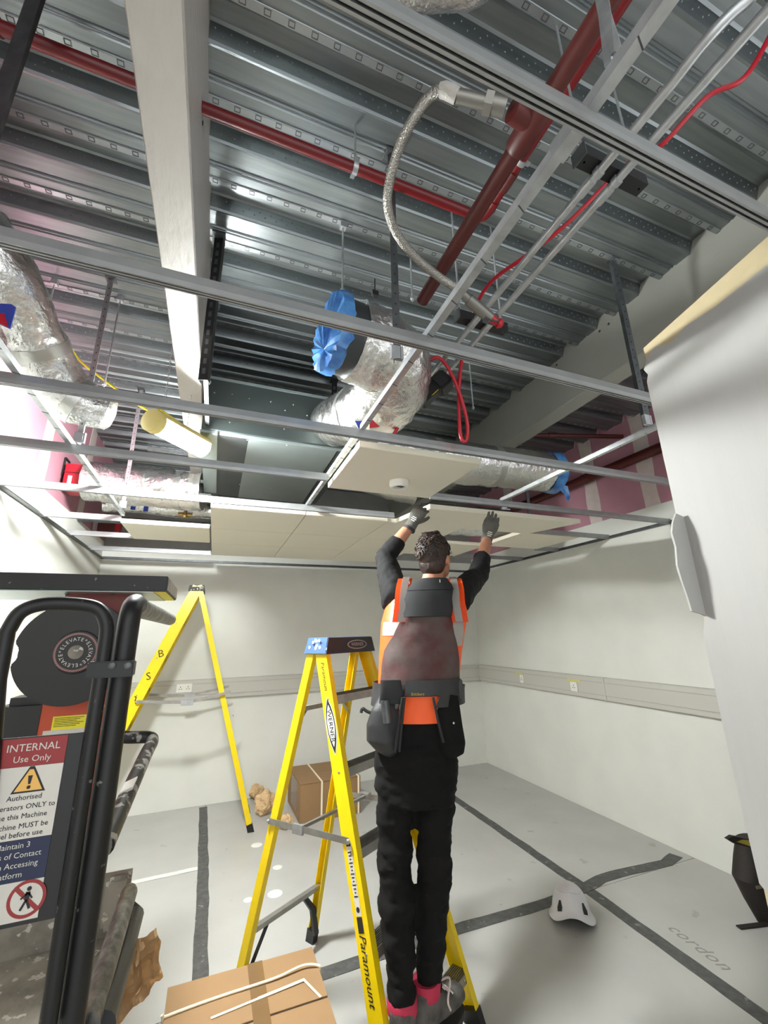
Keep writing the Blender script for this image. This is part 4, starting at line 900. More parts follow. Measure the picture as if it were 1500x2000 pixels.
obj('hub_disc', lathe(B(), hc_+V((0, -.0125, 0)), (0, -1, 0), [(.066, 0), (.066, .0012)], 36), M_black, LF, smooth=False)
obj('hub_button', lathe(B(), hc_+V((0, -.012, 0)), (0, -1, 0), [(.026, 0), (.026, .004), (.022, .006)], 24), M_dust, LF)
bms = []; sct = 'ELEVATE*ELEVATE*ELEVATE*'
for i, chh in enumerate(sct):
    a_ = math.pi*.9-2*math.pi*i/len(sct); rd_ = V((math.cos(a_), 0, math.sin(a_))); tn_ = V((math.sin(a_), 0, -math.cos(a_)))
    bms.append(text_bm(chh, .019, hc_+V((0, -.0142, 0))+rd_*.049, tn_, rd_, depth=.0003))
obj('hub_lettering', merge(*bms), M_signw, LF, smooth=False)
text('scratched_letters', 'J A', .03, hc_+V((-.01, .0005, -.098)), xd, yd, mat('scratch_grey', (110, 108, 105), .7), LF, depth=.0003)
y_ = MY-.0012
s0, s1 = at(104, 1400, 1, y_), at(165, 1425, 1, y_); st_ = obj('sticker', box(B(), (s0.x, y_, s1.z), (s1.x, y_+.001, s0.z)), M_stky, LF, smooth=False, label='yellow instruction sticker')
bm = B()
for i in range(6): box(bm, (s0.x+.006, y_-.0006, s0.z-.006-.006*i), (s1.x-.008-.012*(i % 3), y_, s0.z-.008-.006*i))
obj('sticker_print', bm, M_ink, LF, smooth=False, kind='stuff')
s0, s1 = at(84, 1428, 1, y_), at(163, 1446, 1, y_); obj('sticker', box(B(), (s0.x, y_-.001, s1.z), (s1.x, y_, s0.z)), M_signw, LF, smooth=False, label='white hire company sticker')
text('sticker_lettering', 'technical plant hire', .016, ((s0.x+s1.x)/2+.012, y_-.0015, (s0.z+s1.z)/2), xd, yd, M_ink, LF, depth=.0002)
s0, s1 = at(150, 1650, 1, y_), at(160, 1672, 1, y_); obj('sticker', box(B(), (s0.x, y_-.001, s1.z), (s1.x, y_, s0.z)), M_ink, LF, smooth=False)
m0, m1 = at(8, 1366, 1, 2.2), at(74, 1452, 1, 2.2)
obj('motor_cover', box(B(), (m0.x-.02, 2.2, m1.z-.1), (m1.x+.02, 2.36, m0.z)), M_black, LF, smooth=False, bevel=.03)
# basket
obj('basket_floor', box(B(), (-.98, 1.30, .57), (-.20, 2.14, .60)), M_dust, LF, smooth=False, bevel=.003)
obj('back_toe_board', box(B(), (-.98, 2.14, .57), (-.215, 2.165, .79)), M_dust, LF, smooth=False)
obj('chassis', box(B(), (-.95, 1.38, .17), (-.10, 2.0, .40)), mat('chassis_red', (150, 62, 48), .6, var=.15, vscale=8), LF, smooth=False, bevel=.02)
for x, y in ((-.90, 1.5), (-.12, 1.5), (-.90, 2.2), (-.12, 2.2)):
    wh = obj('wheel', lathe(B(), (x, y, .10), (1, 0, 0), [(.03, -.03), (.09, -.03), (.10, -.02), (.10, .02), (.09, .03), (.03, .03)], 20), M_black, LF)
    obj('wheel_fork', box(B(), (x-.04, y-.03, .10), (x+.04, y+.03, .2)), M_blackm, LF, smooth=False)
u0, u1, u2 = at(246, 1440, 1, 2.05), at(300, 1440, 1, 2.05), at(232, 1590, 1, 1.45)
rl = smooth_path([(-.36, 2.1, u0.z+.01), u0, u1+V((-.02, 0, .002)), u1+V((0, -.03, -.008)), u1.lerp(u2, .3), u2, u2+(u2-u1)*.25], 6)
obj('side_rail', tube(B(), rl, .022, 14), mat('smeared_black', (34, 34, 35), .4, .2, spots=.42, spotcol=(150, 148, 144), spotscale=24), LF, label='paint-smeared side rail')
obj('rail_sticker', obox(B(), u1.lerp(u2, .8)+V((.0, -.012, .022)), (u2-u1).normalized()*.035, V((.016, 0, .006)), V((0, .002, .003))), M_signw, LF, smooth=False)
v0, v1 = at(254, 1738, 1, 2.0), at(168, 2010, 1, 1.32)
obj('lower_rail', tube(B(), [v0, v0.lerp(v1, .04), v0.lerp(v1, .5), v1], [.02, .026, .026, .026], 14), M_silver, LF, label='silver dusty lower rail')
v2, v3 = at(262, 1790, 1, 2.0), at(196, 2010, 1, 1.36)
obj('lower_rail', tube(B(), [v2+V((-.03, .02, .03)), v2, v2.lerp(v3, .5), v3], [.02, .03, .03, .03], 14), M_blackm, LF)
g0, g1 = at(214, 1716, 1, 2.1), at(244, 1812, 1, 2.1)
obj('end_plate', box(B(), (g0.x-.01, 2.09, g1.z), (g1.x, 2.12, g0.z)), M_dust, LF, smooth=False, bevel=.012)
# debris lying in the basket
for i, (px, py, r_) in enumerate(((128, 1858, .045), (150, 1882, .03))):
    c_ = at(px, py, 2, .603); bm = B(); pts = [c_+V((math.cos(k)*r_*(1+.3*noise.noise(V((k, i, 0)))), math.sin(k)*r_*.7, .004*math.sin(3*k))) for k in (0, 1, 2, 3, 4, 5)]
    o = obj('plaster_scrap', plate(bm, pts, .004), M_white, None, smooth=False); tag(o, ('larger white plaster scrap on the lift floor', 'smaller white plaster scrap on the lift floor')[i], 'scrap', 'plaster scraps in the lift basket')
c_ = at(15, 1850, 2, .60); o = obj('dark_tool', tube(B(), [c_+V((-.1, .0, .012)), c_+V((.03, .02, .012)), c_+V((.05, .02, .01))], [.012, .014, .006], 10), M_ink); tag(o, 'dark tool lying on the lift floor', 'tool')
def crumpled(cn, u, v, nu, nv, amp, seed, th=.0015, cut=.2):
    bm = B(); g = []
    for j in range(nv+1):
        row = []
        for i in range(nu+1):
            a, b = i/nu*2-1, j/nv*2-1; e = 1+cut*noise.noise(V((a*1.7, b*1.7, seed)))
            nn = V(u).cross(V(v)).normalized(); q = V(cn)+V(u)*a*e+V(v)*b*e+nn*amp*(noise.noise(V((a*1.5, b*1.5, seed+5)))+.6*abs(noise.noise(V((a*4, b*4, seed+9)))))
            row.append(bm.verts.new(q))
        g.append(row)
    for j in range(nv):
        for i in range(nu): bm.faces.new((g[j][i], g[j][i+1], g[j+1][i+1], g[j+1][i]))
    r = bmesh.ops.solidify(bm, geom=bm.faces[:], thickness=th); return bm
k0 = at(266, 1902, 1, 1.85)
o = obj('kraft_paper', crumpled(k0, (.06, .02, .03), (-.018, 0.01, .066), 16, 16, .05, 2.0), M_paper); tag(o, 'torn sheet of kraft paper stuffed beside the lift', 'paper')

# ================================================================ BOXES, PAPER, HELMET, BAG, SOCKETS
def carton(label, x0, x1, y0, y1, z1, rot=0, name='cardboard_box'):
    cx, cy = (x0+x1)/2, (y0+y1)/2; t = thing(name, label, 'box', (cx, cy, 0), 'sealed cardboard boxes on the floor'); hx, hy = (x1-x0)/2, (y1-y0)/2
    R = Matrix.Rotation(rot, 3, 'Z')
    def P_(x, y, z): return R @ V((x, y, z))+V((cx, cy, 0))
    def bx(a, b, m, nm, bevel=0, **k):
        bm = box(B(), a, b)
        for vv in bm.verts: vv.co = R @ vv.co+V((cx, cy, 0))
        return obj(nm, bm, m, t, smooth=False, bevel=bevel, **k)
    bx((-hx, -hy, 0), (hx, hy, z1-.004), M_card, 'box_body', .004)
    return t, bx, hx, hy, P_
t, bx, hx, hy, P_ = carton('large cardboard box in the foreground beside the lift', -.05, .487, 1.60, 2.143, .4)
bx((-hx, .006, .396), (hx, hy, .400), M_card, 'top_flap', .001); bx((-hx, -hy, .396), (hx, -.003, .4005), M_card, 'top_flap', .001)
bx((-hx, -.003, .3955), (hx, .006, .3965), M_cardd, 'flap_gap')
bx((.012, -hy-.001, .4004), (.068, hy+.001, .4012), M_ptape, 'packing_tape'); bx((.012, hy, .25), (.068, hy+.0012, .4012), M_ptape, 'packing_tape')
def strapline(pts, r, nm='packing_strap'): return obj(nm, tube(B(), smooth_path([P_(*p) for p in pts], 6), r, 8), M_strap, t)
strapline([(-hx-.003, .125, .2), (-hx-.003, .125, .395), (-hx+.01, .13, .4035), (-.1, .145, .404), (.1, .15, .406), (hx-.06, .165, .41), (hx, .15, .404), (hx+.003, .148, .38), (hx+.003, .145, .2)], .0045)
obj('packing_strap', merge(bar(B(), P_(-.12, .065, .402), P_(.04, .085, .4025), .009, .002, (0, 0, 1)), bar(B(), P_(.035, .085, .4025), P_(.205, .105, .4035), .012, .002, (0, 0, 1)), bar(B(), P_(.20, .109, .4035), P_(.243, .005, .402), .008, .002, (0, 0, 1))), M_strap, t, smooth=False, label='flat loose strap')
t, bx, hx, hy, P_ = carton('smaller cardboard box near the back wall behind the ladder', .855, 1.44, 4.42, 5.02, .315, .02)
bx((-hx, .003, .311), (hx, hy, .315), M_card, 'top_flap', .001); bx((-hx, -hy, .311), (hx, -.003, .315), M_card, 'top_flap', .001); bx((-hx, -.003, .310), (hx, .003, .3112), M_cardd, 'flap_gap')
for x in (-.09, .27):
    bx((x-.008, -hy-.001, .315), (x+.008, hy+.001, .3165), M_strap, 'packing_strap'); bx((x-.008, -hy-.0018, .002), (x+.008, -hy, .3165), M_strap, 'packing_strap')
bx((-hx-.0012, -.16, .05), (-hx, .12, .3), M_ptape, 'packing_tape')
def paperball(px, py, r, seed, label):
    c_ = at(px, py, 2, 0); bm = B(); bmesh.ops.create_icosphere(bm, subdivisions=4, radius=1)
    for vv in bm.verts:
        p = vv.co.copy(); k = 1+.35*noise.noise(p*1.6+V((seed, 0, 0)))-.28*abs(noise.noise(p*3.3+V((0, seed, 0)))); vv.co = V((p.x*r*1.0, p.y*r*.8, p.z*r*.85))*k
    mz = min(vv.co.z for vv in bm.verts); bmesh.ops.translate(bm, verts=bm.verts, vec=c_+V((0, 0, -mz-.002)))
    o = obj('crumpled_paper', bm, M_paper, None, smooth=False); tag(o, label, 'paper', 'crumpled kraft paper on the floor')
paperball(518, 1590, .115, 1.0, 'large crumpled ball of kraft paper behind the ladder foot'); paperball(500, 1562, .075, 4.2, 'crumpled kraft paper piece against the back wall'); paperball(557, 1620, .062, 7.7, 'small crumpled ball of kraft paper before the far box')

# helmet
hm = thing('safety_helmet', 'white safety helmet lying on the floor tape', 'helmet', (2.13, 2.44, 0))
hcn = V((2.115, 2.46, .0)); hf = V((-.60, -.80, 0)).normalized(); hs = V((-hf.y, hf.x, 0)); tilt = Matrix.Rotation(math.radians(-5), 3, hs)
def hsurf(a, e, sc=1.0):
    # a: azimuth from the opening side, e: 0 rim .. 1 crown
    ca, sa = math.cos(a), math.sin(a); rim = -.006+.050*max(0, math.cos(a))**5
    L_, W_, H_ = .125*sc, .108*sc, .150*sc
    brim = (.020*math.exp(-((e)/.07)**2))*(1+.5*max(0, ca)**2)
    ph = e*math.pi/2; z = rim+(H_-rim)*math.sin(ph); r = math.cos(ph)**.78 if e < 1 else 0
    ridge = .003*math.exp(-((sa*r*1.6)/.22)**2) if e > .25 else 0
    q = hf*(ca*(L_*r+brim))+hs*(sa*(W_*r+brim)); q.z = z+ridge
    return hcn+tilt @ (q)+V((0, 0, .018))
def dome(sc, m, nm, e0=0):
    bm = B(); n = 48; g = []
    for j in range(15):
        e = e0+(1-e0)*j/15; g.append([bm.verts.new(hsurf(2*math.pi*k/n, e, sc)) for k in range(n)])
    top = bm.verts.new(hsurf(0, 1, sc))
    for a, b in zip(g, g[1:]):
        for k in range(n): bm.faces.new((a[k], a[(k+1) % n], b[(k+1) % n], b[k]))
    for k in range(n): bm.faces.new((g[-1][k], g[-1][(k+1) % n], top))
    return obj(nm, bm, m, hm)
dome(1.0, M_helm, 'shell'); dome(.955, M_black, 'inner_lining')
for a0 in (-.72, .72):
    pts = [hsurf(a0+da, e, 1.012) for da, e in ((-.12, .16), (.14, .16), (.17, .24), (.06, .40), (-.05, .40), (-.14, .24))]
    obj('vent', plate(B(), pts, .002), M_black, hm, smooth=False, label='dark ventilation opening')
bm = B(); tube(bm, [hsurf(t/20*2.6-1.3, .62, 1.005) for t in range(21)], .0035, 8); obj('shell_ridge', bm, M_helm, hm)

# tool bag by the right wall
bg0 = at(1492, 1812, 2, 0); tbg = thing('tool_bag', 'dark tool bag with yellow trim half hidden by the partition', 'bag', (bg0.x, bg0.y, 0))
def bp_(px, py, off=0.): 
    p = at(px, py, 1, bg0.y); return p+V((0, off, 0))
rings = [(1498, 1812, .02), (1478, 1770, .055), (1460, 1726, .075), (1462, 1690, .075), (1462, 1650, .06)]
bm = B(); n = 16; g = []
for px, py, r_ in rings:
    c_ = bp_(px, py); c_ = c_+V((.10, .04, 0)); g.append([bm.verts.new(c_+V((math.cos(2*math.pi*k/n)*.10, math.sin(2*math.pi*k/n)*(r_+.01), 0))) for k in range(n)])
for a, b in zip(g, g[1:]):
    for k in range(n): bm.faces.new((a[k], a[(k+1) % n], b[(k+1) % n], b[k]))
bm.faces.new(g[0][::-1]); bm.faces.new(g[-1])
zmin = min(v.co.z for v in bm.verts); 
for v in bm.verts: v.co.z = max(v.co.z, 0.0)
obj('body', bm, M_bag, tbg)
obj('flap', plate(B(), [bp_(1414, 1636, -.02), bp_(1424, 1630, -.02), bp_(1470, 1638, -.02), bp_(1520, 1642, -.02), bp_(1520, 1660, -.02), bp_(1462, 1654, -.02), bp_(1430, 1646, -.02)], .02), M_bag, tbg, smooth=False)
obj('trim', plate(B(), [bp_(1430, 1641, -.022), bp_(1442, 1637, -.022), bp_(1515, 1645, -.022), bp_(1515, 1655, -.022), bp_(1465, 1652, -.022)], .003), M_bagy, tbg, smooth=False, label='yellow edge trim')
obj('trim', plate(B(), [bp_(1458, 1672, -.05), bp_(1466, 1670, -.05), bp_(1472, 1680, -.05), bp_(1470, 1690, -.05), bp_(1464, 1686, -.05)], .003), M_bagy, tbg, smooth=False)
obj('band', plate(B(), [bp_(1457, 1722, -.05), bp_(1482, 1718, -.05), bp_(1482, 1724, -.05), bp_(1459, 1728, -.05)], .003), mat('bag_band', (120, 112, 90), .7), tbg, smooth=False)
s0 = at(1442, 1811, 2, .006); s1 = at(1500, 1804, 2, .006); obj('strap', bar(B(), s0, s1, .03, .006, (0, 0, 1)), M_bag, tbg, smooth=False)
# sockets
def socket(px, py, ax, wd, label, gang=2):
    if ax == 1: c_ = at(px, py, 1, YB-.056); c_.y = YB-.055; nrm, sd_ = V((0, -1, 0)), V((1, 0, 0))
    else: c_ = at(px, py, 0, XR-.056); c_.x = XR-.055; nrm, sd_ = V((-1, 0, 0)), V((0, -1, 0))
    c_.z = max(ZT0+.055, min(ZT1-.05, c_.z))
    t = thing('power_socket', label, 'socket', c_, 'power sockets on the wall trunking')
    obj('face_plate', obox(B(), c_+nrm*.006, sd_*wd/2, nrm*.006, V((0, 0, .043))), M_white, t, smooth=False, bevel=.003)
    bm = B()
    for g_ in range(gang):
        o_ = sd_*((g_-(gang-1)/2)*wd*.48)
        for dx, dz, a, b in ((0, .012, .003, .006), (-.011, -.008, .005, .003), (.011, -.008, .005, .003)): obox(bm, c_+nrm*.0125+o_+sd_*dx+V((0, 0, dz)), sd_*a, nrm*.0006, V((0, 0, b)))
    obj('pin_hole', bm, M_ink, t, smooth=False, kind='stuff')
    bm = B()
    for g_ in range(gang): obox(bm, c_+nrm*.0135+sd_*((g_-(gang-1)/2)*wd*.48+.012)+V((0, 0, .024)), sd_*.006, nrm*.002, V((0, 0, .009)))
    obj('switch', bm, M_white, t, smooth=False, kind='stuff'); return t, c_, nrm, sd_
socket(360, 1344, 1, .15, 'double power socket on the back wall trunking behind the far ladder')
t, c_, nrm, sd_ = socket(1122, 1341, 0, .09, 'power socket with label on the right wall trunking', 1)
obj('yellow_tape', obox(B(), c_+nrm*.003+V((0, 0, .058)), sd_*.09, nrm*.001, V((0, 0, .012))), mat('tape_pale_yellow', (206, 200, 130), .5), t, smooth=False)
t, c_, nrm, sd_ = socket(1020, 1326, 0, .06, 'small socket with yellow tape further along the right trunking', 1)
obj('yellow_tape', obox(B(), c_+nrm*.003+V((0, 0, .055))-sd_*.05, sd_*.08, nrm*.001, V((0, 0, .010))), mat('tape_pale_yellow', (206, 200, 130), .5), t, smooth=False)
nl = at(455, 1397, 1, YB); o = obj('wall_peg', tube(B(), [nl, nl+V((.0, -.05, .002))], .004, 6), M_zinc); tag(o, 'thin metal peg sticking out of the back wall', 'peg')

# ================================================================ THE WORKER
CM = V((.845, 1.79, 0)); YM = math.radians(25); mf = V((math.sin(YM), math.cos(YM), 0)); mr = V((math.cos(YM), -math.sin(YM), 0))
def J(px, py, fo=0.):
    d = ray(px, py); return EYE+d*((CM+mf*fo-EYE).dot(mf)/d.dot(mf))
def sc_(p): return F_PX/(p-EYE).dot(fw)
MAN = thing('person', 'worker in black with orange vest and gloves fitting a tile from the stepladder', 'person', J(815, 1960))
def ering(bm, c, ax, ay, n=24): return [bm.verts.new(c+ax*math.cos(2*math.pi*k/n)+ay*math.sin(2*math.pi*k/n)) for k in range(n)]
def skin_rings(bm, rings, cap=True):
    n = len(rings[0])
    for a, b in zip(rings, rings[1:]):
        for k in range(n): bm.faces.new((a[k], a[(k+1) % n], b[(k+1) % n], b[k]))
    if cap: bm.faces.new(rings[0][::-1]); bm.faces.new(rings[-1])
    return bm
def limb(pts, rads, flat=1.0, n=16):
    bm = B(); rings = []; path = [V(p) for p in pts]; m = len(path)
    for i, p in enumerate(path):
        d = (path[min(i+1, m-1)]-path[max(0, i-1)]).normalized(); s = (mr-d*mr.dot(d)).normalized(); u = s.cross(d)
        rings.append(ering(bm, p, s*rads[i], u*rads[i]*flat, n))
    return skin_rings(bm, rings)
# torso rows: py, centre px, half width, half depth, lean
TR = [(1545, 812, .160, .11, .07), (1480, 812, .172, .118, .08), (1410, 814, .172, .116, .10), (1345, 817, .165, .112, .12), (1275, 821, .175, .118, .145), (1215, 827, .188, .122, .17), (1172, 834, .180, .112, .19), (1152, 838, .140, .095, .195), (1138, 842, .075, .075, .20)]
def trow(py):
    for a, b in zip(TR, TR[1:]):
        if a[0] >= py >= b[0]:
            t = (a[0]-py)/(a[0]-b[0]); return [a[i]+(b[i]-a[i])*t for i in range(5)]
    return list(TR[0] if py > TR[0][0] else TR[-1])
def S(py, th, off=0.):                       # torso surface, th = 0 at the spine, + to his right
    _, cx, wd, dp, fo = trow(py); c = J(cx, py, fo); return c+mr*(wd+off)*math.sin(th)-mf*(dp+off)*math.cos(th)
def xth(px, py, off=0.):
    _, cx, wd, dp, fo = trow(py); k = sc_(J(cx, py, fo-.1)); return math.asin(max(-.985, min(.985, (px-cx)/k/(wd+off))))
def torso(off=0., rows=None, n=36):
    bm = B(); return skin_rings(bm, [[bm.verts.new(S(py, 2*math.pi*k/n, off)) for k in range(n)] for py in (rows or [r[0] for r in TR])])
# arm joints: solve depth so that the bones keep their length
def arm(sh, el, wr, L1, L2):
    Sx = J(*sh); W_ = at(wr[0], wr[1], 1, wr[2]); best = None
    for i in range(-20, 80):
        E_ = J(el[0], el[1], sh[2]+i*.008); e = abs((E_-Sx).length-L1)+abs((W_-E_).length-L2)
        if best is None or e < best[0]: best = (e, E_)
    return Sx, best[1], W_
SL, EL, WL = arm((772, 1166, .19), (753, 1088), (806, 1021, 2.15), .32, .28)
SR, ER, WR = arm((892, 1166, .19), (934, 1122), (953, 1046, 2.12), .32, .28)
def hand_dir(W, tip, ln_):                   # fingertip direction: the far point of the line of sight at hand length
    d = ray(*tip).normalized(); o = EYE-W; b_ = o.dot(d); c_ = o.dot(o)-ln_*ln_; disc = b_*b_-c_
    t = -b_+math.sqrt(max(0, disc))*.75; return EYE+d*t
TL = hand_dir(WL, (833, 977), .17); TRp = hand_dir(WR, (972, 990), .17)
hipL, hipR = J(774, 1490, .08), J(850, 1490, .08)
kneeL, kneeR = J(771, 1670, .05), J(849, 1655, .06)
ankL, ankR = J(786, 1985, .0), J(838, 1915, .10)
# ---- body: one continuous skin surface
hc = J(850, 1090, .23); fd = (Matrix.Rotation(math.radians(-30), 3, 'Z') @ mf); fd = (fd+V((0, 0, .22))).normalized(); hr = fd.cross(V((0, 0, 1))).normalized(); hu = hr.cross(fd).normalized()
parts = [torso(-.012)]
for Sx, Ex, Wx, Tx in ((SL, EL, WL, TL), (SR, ER, WR, TRp)):
    parts.append(limb([Sx, Sx.lerp(Ex, .5), Ex, Ex.lerp(Wx, .3), Ex.lerp(Wx, .75), Wx.lerp(Tx, -.1), Wx.lerp(Tx, .12)], [.06, .05, .042, .042, .034, .026, .024]))
for h_, k_, a_ in ((hipL, kneeL, ankL), (hipR, kneeR, ankR)):
    parts.append(limb([h_+V((0, 0, .06)), h_, h_.lerp(k_, .5), k_, k_.lerp(a_, .35), k_.lerp(a_, .8), a_, a_-V((0, 0, .06))], [.070, .070, .064, .05, .05, .04, .036, .038]))
nk = J(842, 1150, .2)
parts.append(limb([nk, J(845, 1132, .21), hc-hu*.05-fd*.015], [.062, .056, .052]))
bm = B(); ellipsoid(bm, hc+hu*.018-fd*.008, hr*.072, fd*.092, hu*.098, 24, 16); parts.append(bm)
bm = B(); ellipsoid(bm, hc-hu*.055+fd*.035, hr*.054, fd*.055, hu*.062, 20, 12); parts.append(bm)
bm = B(); ellipsoid(bm, hc-hu*.018+fd*.095, hr*.014, fd*.022, hu*.026, 12, 8); parts.append(bm)
for s in (-1, 1):
    bm = B(); ellipsoid(bm, hc-hu*.016-fd*.012+hr*s*.076, hr*.012, fd*.020, hu*.032, 12, 8); parts.append(bm)
obj('body', remesh(merge(*parts), .0085, 3), M_skin, MAN)
for s in (-1, 1):
    e = obj('eye', ellipsoid(B(), hc+fd*.082+hr*s*.032+hu*.0, hr*.011, fd*.009, hu*.009, 10, 8), M_white, MAN); obj('iris', ellipsoid(B(), hc+fd*.090+hr*s*.032, hr*.005, fd*.003, hu*.005, 8, 6), M_ink, e)
obj('mouth', ellipsoid(B(), hc-hu*.066+fd*.088, hr*.022, fd*.006, hu*.006, 12, 6), mat('lips', (150, 88, 80), .5), MAN)
# ---- hair
hb_ = []
bm = B(); ellipsoid(bm, hc+hu*.030-fd*.020, hr*.083, fd*.098, hu*.102, 40, 28); hb_.append(bm)
bm = B(); ellipsoid(bm, hc-hu*.025-fd*.050, hr*.070, fd*.058, hu*.070, 30, 20); hb_.append(bm)
rng = random.Random(3)
for i in range(150):
    a_, t_ = rng.uniform(0, 2*math.pi), rng.uniform(.0, 1.75)
    dr = hr*math.sin(t_)*math.cos(a_)*.083+fd*math.sin(t_)*math.sin(a_)*.098+hu*math.cos(t_)*.102
    if dr.dot(fd) > .055 and dr.dot(hu) < .03: continue
    p0 = hc+hu*.030-fd*.020+dr*.98; nn = dr.normalized(); s1, u1 = frame(nn); ph = rng.uniform(0, 6); R_c = rng.uniform(.008, .014)
    cp = [p0+nn*(.002+.006*k/10)+s1*R_c*math.cos(ph+k*.62)+u1*R_c*math.sin(ph+k*.62) for k in range(11)]
    hb_.append(tube(B(), cp, .0042, 6))
for i in range(14):                          # loose curls on the crown
    a_ = rng.uniform(0, 6.28); p0 = hc+hu*.125-fd*.01+hr*.035*math.cos(a_)+fd*.04*math.sin(a_); ph = rng.uniform(0, 6)
    hb_.append(tube(B(), [p0+hu*(.016*math.sin(k*.45))+hr*.012*math.cos(ph+k*.7)+fd*.012*math.sin(ph+k*.7) for k in range(9)], .0022, 5))
obj('hair', merge(*hb_), M_hair, MAN)
# ---- safety glasses
g_ = obj('safety_glasses', merge(tube(B(), smooth_path([hc+hr*.080-fd*.02+hu*.004, hc+hr*.079+fd*.04+hu*.006, hc+hr*.066+fd*.085+hu*.006], 5), .003, 6), tube(B(), smooth_path([hc-hr*.080-fd*.02+hu*.004, hc-hr*.079+fd*.04+hu*.006, hc-hr*.066+fd*.085+hu*.006], 5), .003, 6)), M_clear, MAN, label='pale safety glasses')
bm = B(); va = []
for k in range(13):
    a_ = -1.25+2.5*k/12; p = hc+fd*(.045+.06*math.cos(a_))+hr*.074*math.sin(a_); va.append((bm.verts.new(p+hu*.022), bm.verts.new(p-hu*.020)))
for p, q in zip(va, va[1:]): bm.faces.new((p[0], p[1], q[1], q[0]))
bmesh.ops.solidify(bm, geom=bm.faces[:], thickness=.002); obj('lens', bm, M_clear, g_)
# ---- clothes
def wrinkle(bm, amp, sc, stretch=V((1, 1, 1)), seed=0.):
    bm.normal_update()
    for v in bm.verts:
        p = V((v.co.x*stretch.x, v.co.y*stretch.y, v.co.z*stretch.z))*sc+V((seed, 0, 0)); v.co += v.normal*amp*(noise.noise(p)+.5*abs(noise.noise(p*2.3)))
    return bm
tp = [torso(.008, [1560, 1545, 1480, 1410, 1352])]
for h_, k_, a_, sd in ((hipL, kneeL, ankL, -1), (hipR, kneeR, ankR, 1)):
    tp.append(limb([h_+V((0, 0, .07)), h_, h_.lerp(k_, .35), h_.lerp(k_, .75), k_, k_.lerp(a_, .3), k_.lerp(a_, .6), k_.lerp(a_, .88), a_+V((0, 0, .02)), a_-V((0, 0, .03))], [.078, .080, .080, .073, .068, .066, .058, .050, .046, .043]))
obj('trousers', wrinkle(wrinkle(remesh(merge(*tp), .011, 3),   .013, 9, V((1, 1, 2.2)), 2), .007, 22, V((1, 1, 2)), 8), M_trous, MAN, label='black work trousers')
sp = [torso(.006, [1420, 1345, 1275, 1215, 1172, 1152, 1140])]
for Sx, Ex, Wx in ((SL, EL, WL), (SR, ER, WR)):
    cuff = Ex.lerp(Wx, .50 if Sx is SL else .46); inn = Sx+(J(838, 1172, .19)-Sx)*.45
    sp.append(limb([inn-V((0, 0, .02)), Sx-V((0, 0, .005)), Sx.lerp(Ex, .35), Sx.lerp(Ex, .75), Ex, Ex.lerp(cuff, .5), cuff], [.085, .082, .068, .060, .058, .053, .046]))
obj('shirt', wrinkle(wrinkle(remesh(merge(*sp), .009, 3), .007, 13, V((1, 1, 1)), 4), .003, 34, V((1, 1, 1)), 1), M_cloth, MAN, label='black long-sleeved shirt with sleeves pushed up')
def patch(rows, off, th=.003, nt=14, seed=0, amp=.0):  # rows: (py, left theta, right theta)
    bm = B(); g = []
    R2 = []
    for a, b in zip(rows, rows[1:]):
        n = max(1, int(abs(a[0]-b[0])/8))
        for k in range(n): t = k/n; R2.append(tuple(a[i]+(b[i]-a[i])*t for i in range(3)))
    R2.append(rows[-1])
    for py, l, r in R2:
        g.append([bm.verts.new(S(py, l+(r-l)*k/nt, off+amp*noise.noise(S(py, l+(r-l)*k/nt)*14+V((seed, 0, 0))))) for k in range(nt+1)])
    for a, b in zip(g, g[1:]):
        for k in range(nt): bm.faces.new((a[k], a[k+1], b[k+1], b[k]))
    bm.normal_update()
    if sum((f.normal.dot(mf) for f in bm.faces)) > 0: bmesh.ops.reverse_faces(bm, faces=bm.faces[:])
    bmesh.ops.solidify(bm, geom=bm.faces[:], thickness=th); return bm
def prow(py, l, r, off): return (py, xth(l, py, off), xth(r, py, off))
hv = obj('hi_vis_vest', wrinkle(torso(.020, [1402, 1390, 1380, 1370, 1345, 1310, 1275, 1245, 1215, 1190, 1172, 1160, 1152, 1143], 48), .003, 16, V((1, 1, 1)), 6), M_hiv, MAN, label='orange high-visibility vest')
# shoulder straps of the vest over the arm roots
for px0, px1, Sx, nm in ((770, 800, SL, 'l'), (882, 905, SR, 'r')):
    cxm = (px0+px1)/2
    pp_ = [J(cxm-(4 if nm == 'l' else -6), 1215, .03), J(cxm, 1180, .05), J(cxm+(2 if nm == 'l' else -2), 1152, .085), J(cxm+(6 if nm == 'l' else -6), 1132, .15), J(cxm+(6 if nm == 'l' else -6), 1132, .22), J(cxm, 1150, .29)]
    pp_ = smooth_path(pp_, 6); bm = B(); va = []
    for i, p in enumerate(pp_):
        va.append((bm.verts.new(p-mr*.036), bm.verts.new(p+mr*.036)))
    for p, q in zip(va, va[1:]): bm.faces.new((p[0], p[1], q[1], q[0]))
    bmesh.ops.solidify(bm, geom=bm.faces[:], thickness=.006); obj('vest_strap', bm, M_hiv, hv)
    bm = B(); va = []
    for i, p in enumerate(pp_):
        d = (pp_[min(i+1, len(pp_)-1)]-pp_[max(0, i-1)]).normalized(); nn = d.cross(mr).normalized()
        nn = nn if nn.dot(-mf+V((0, 0, .8))) > 0 else -nn; o_ = mr*(.006 if nm == 'l' else -.006)
        va.append((bm.verts.new(p+o_-mr*.017+nn*.0075), bm.verts.new(p+o_+mr*.017+nn*.0075)))
    for p, q in zip(va, va[1:]): bm.faces.new((p[0], p[1], q[1], q[0]))
    bmesh.ops.solidify(bm, geom=bm.faces[:], thickness=.003); obj('reflective_strip', bm, M_refl, hv, label='grey reflective strip')
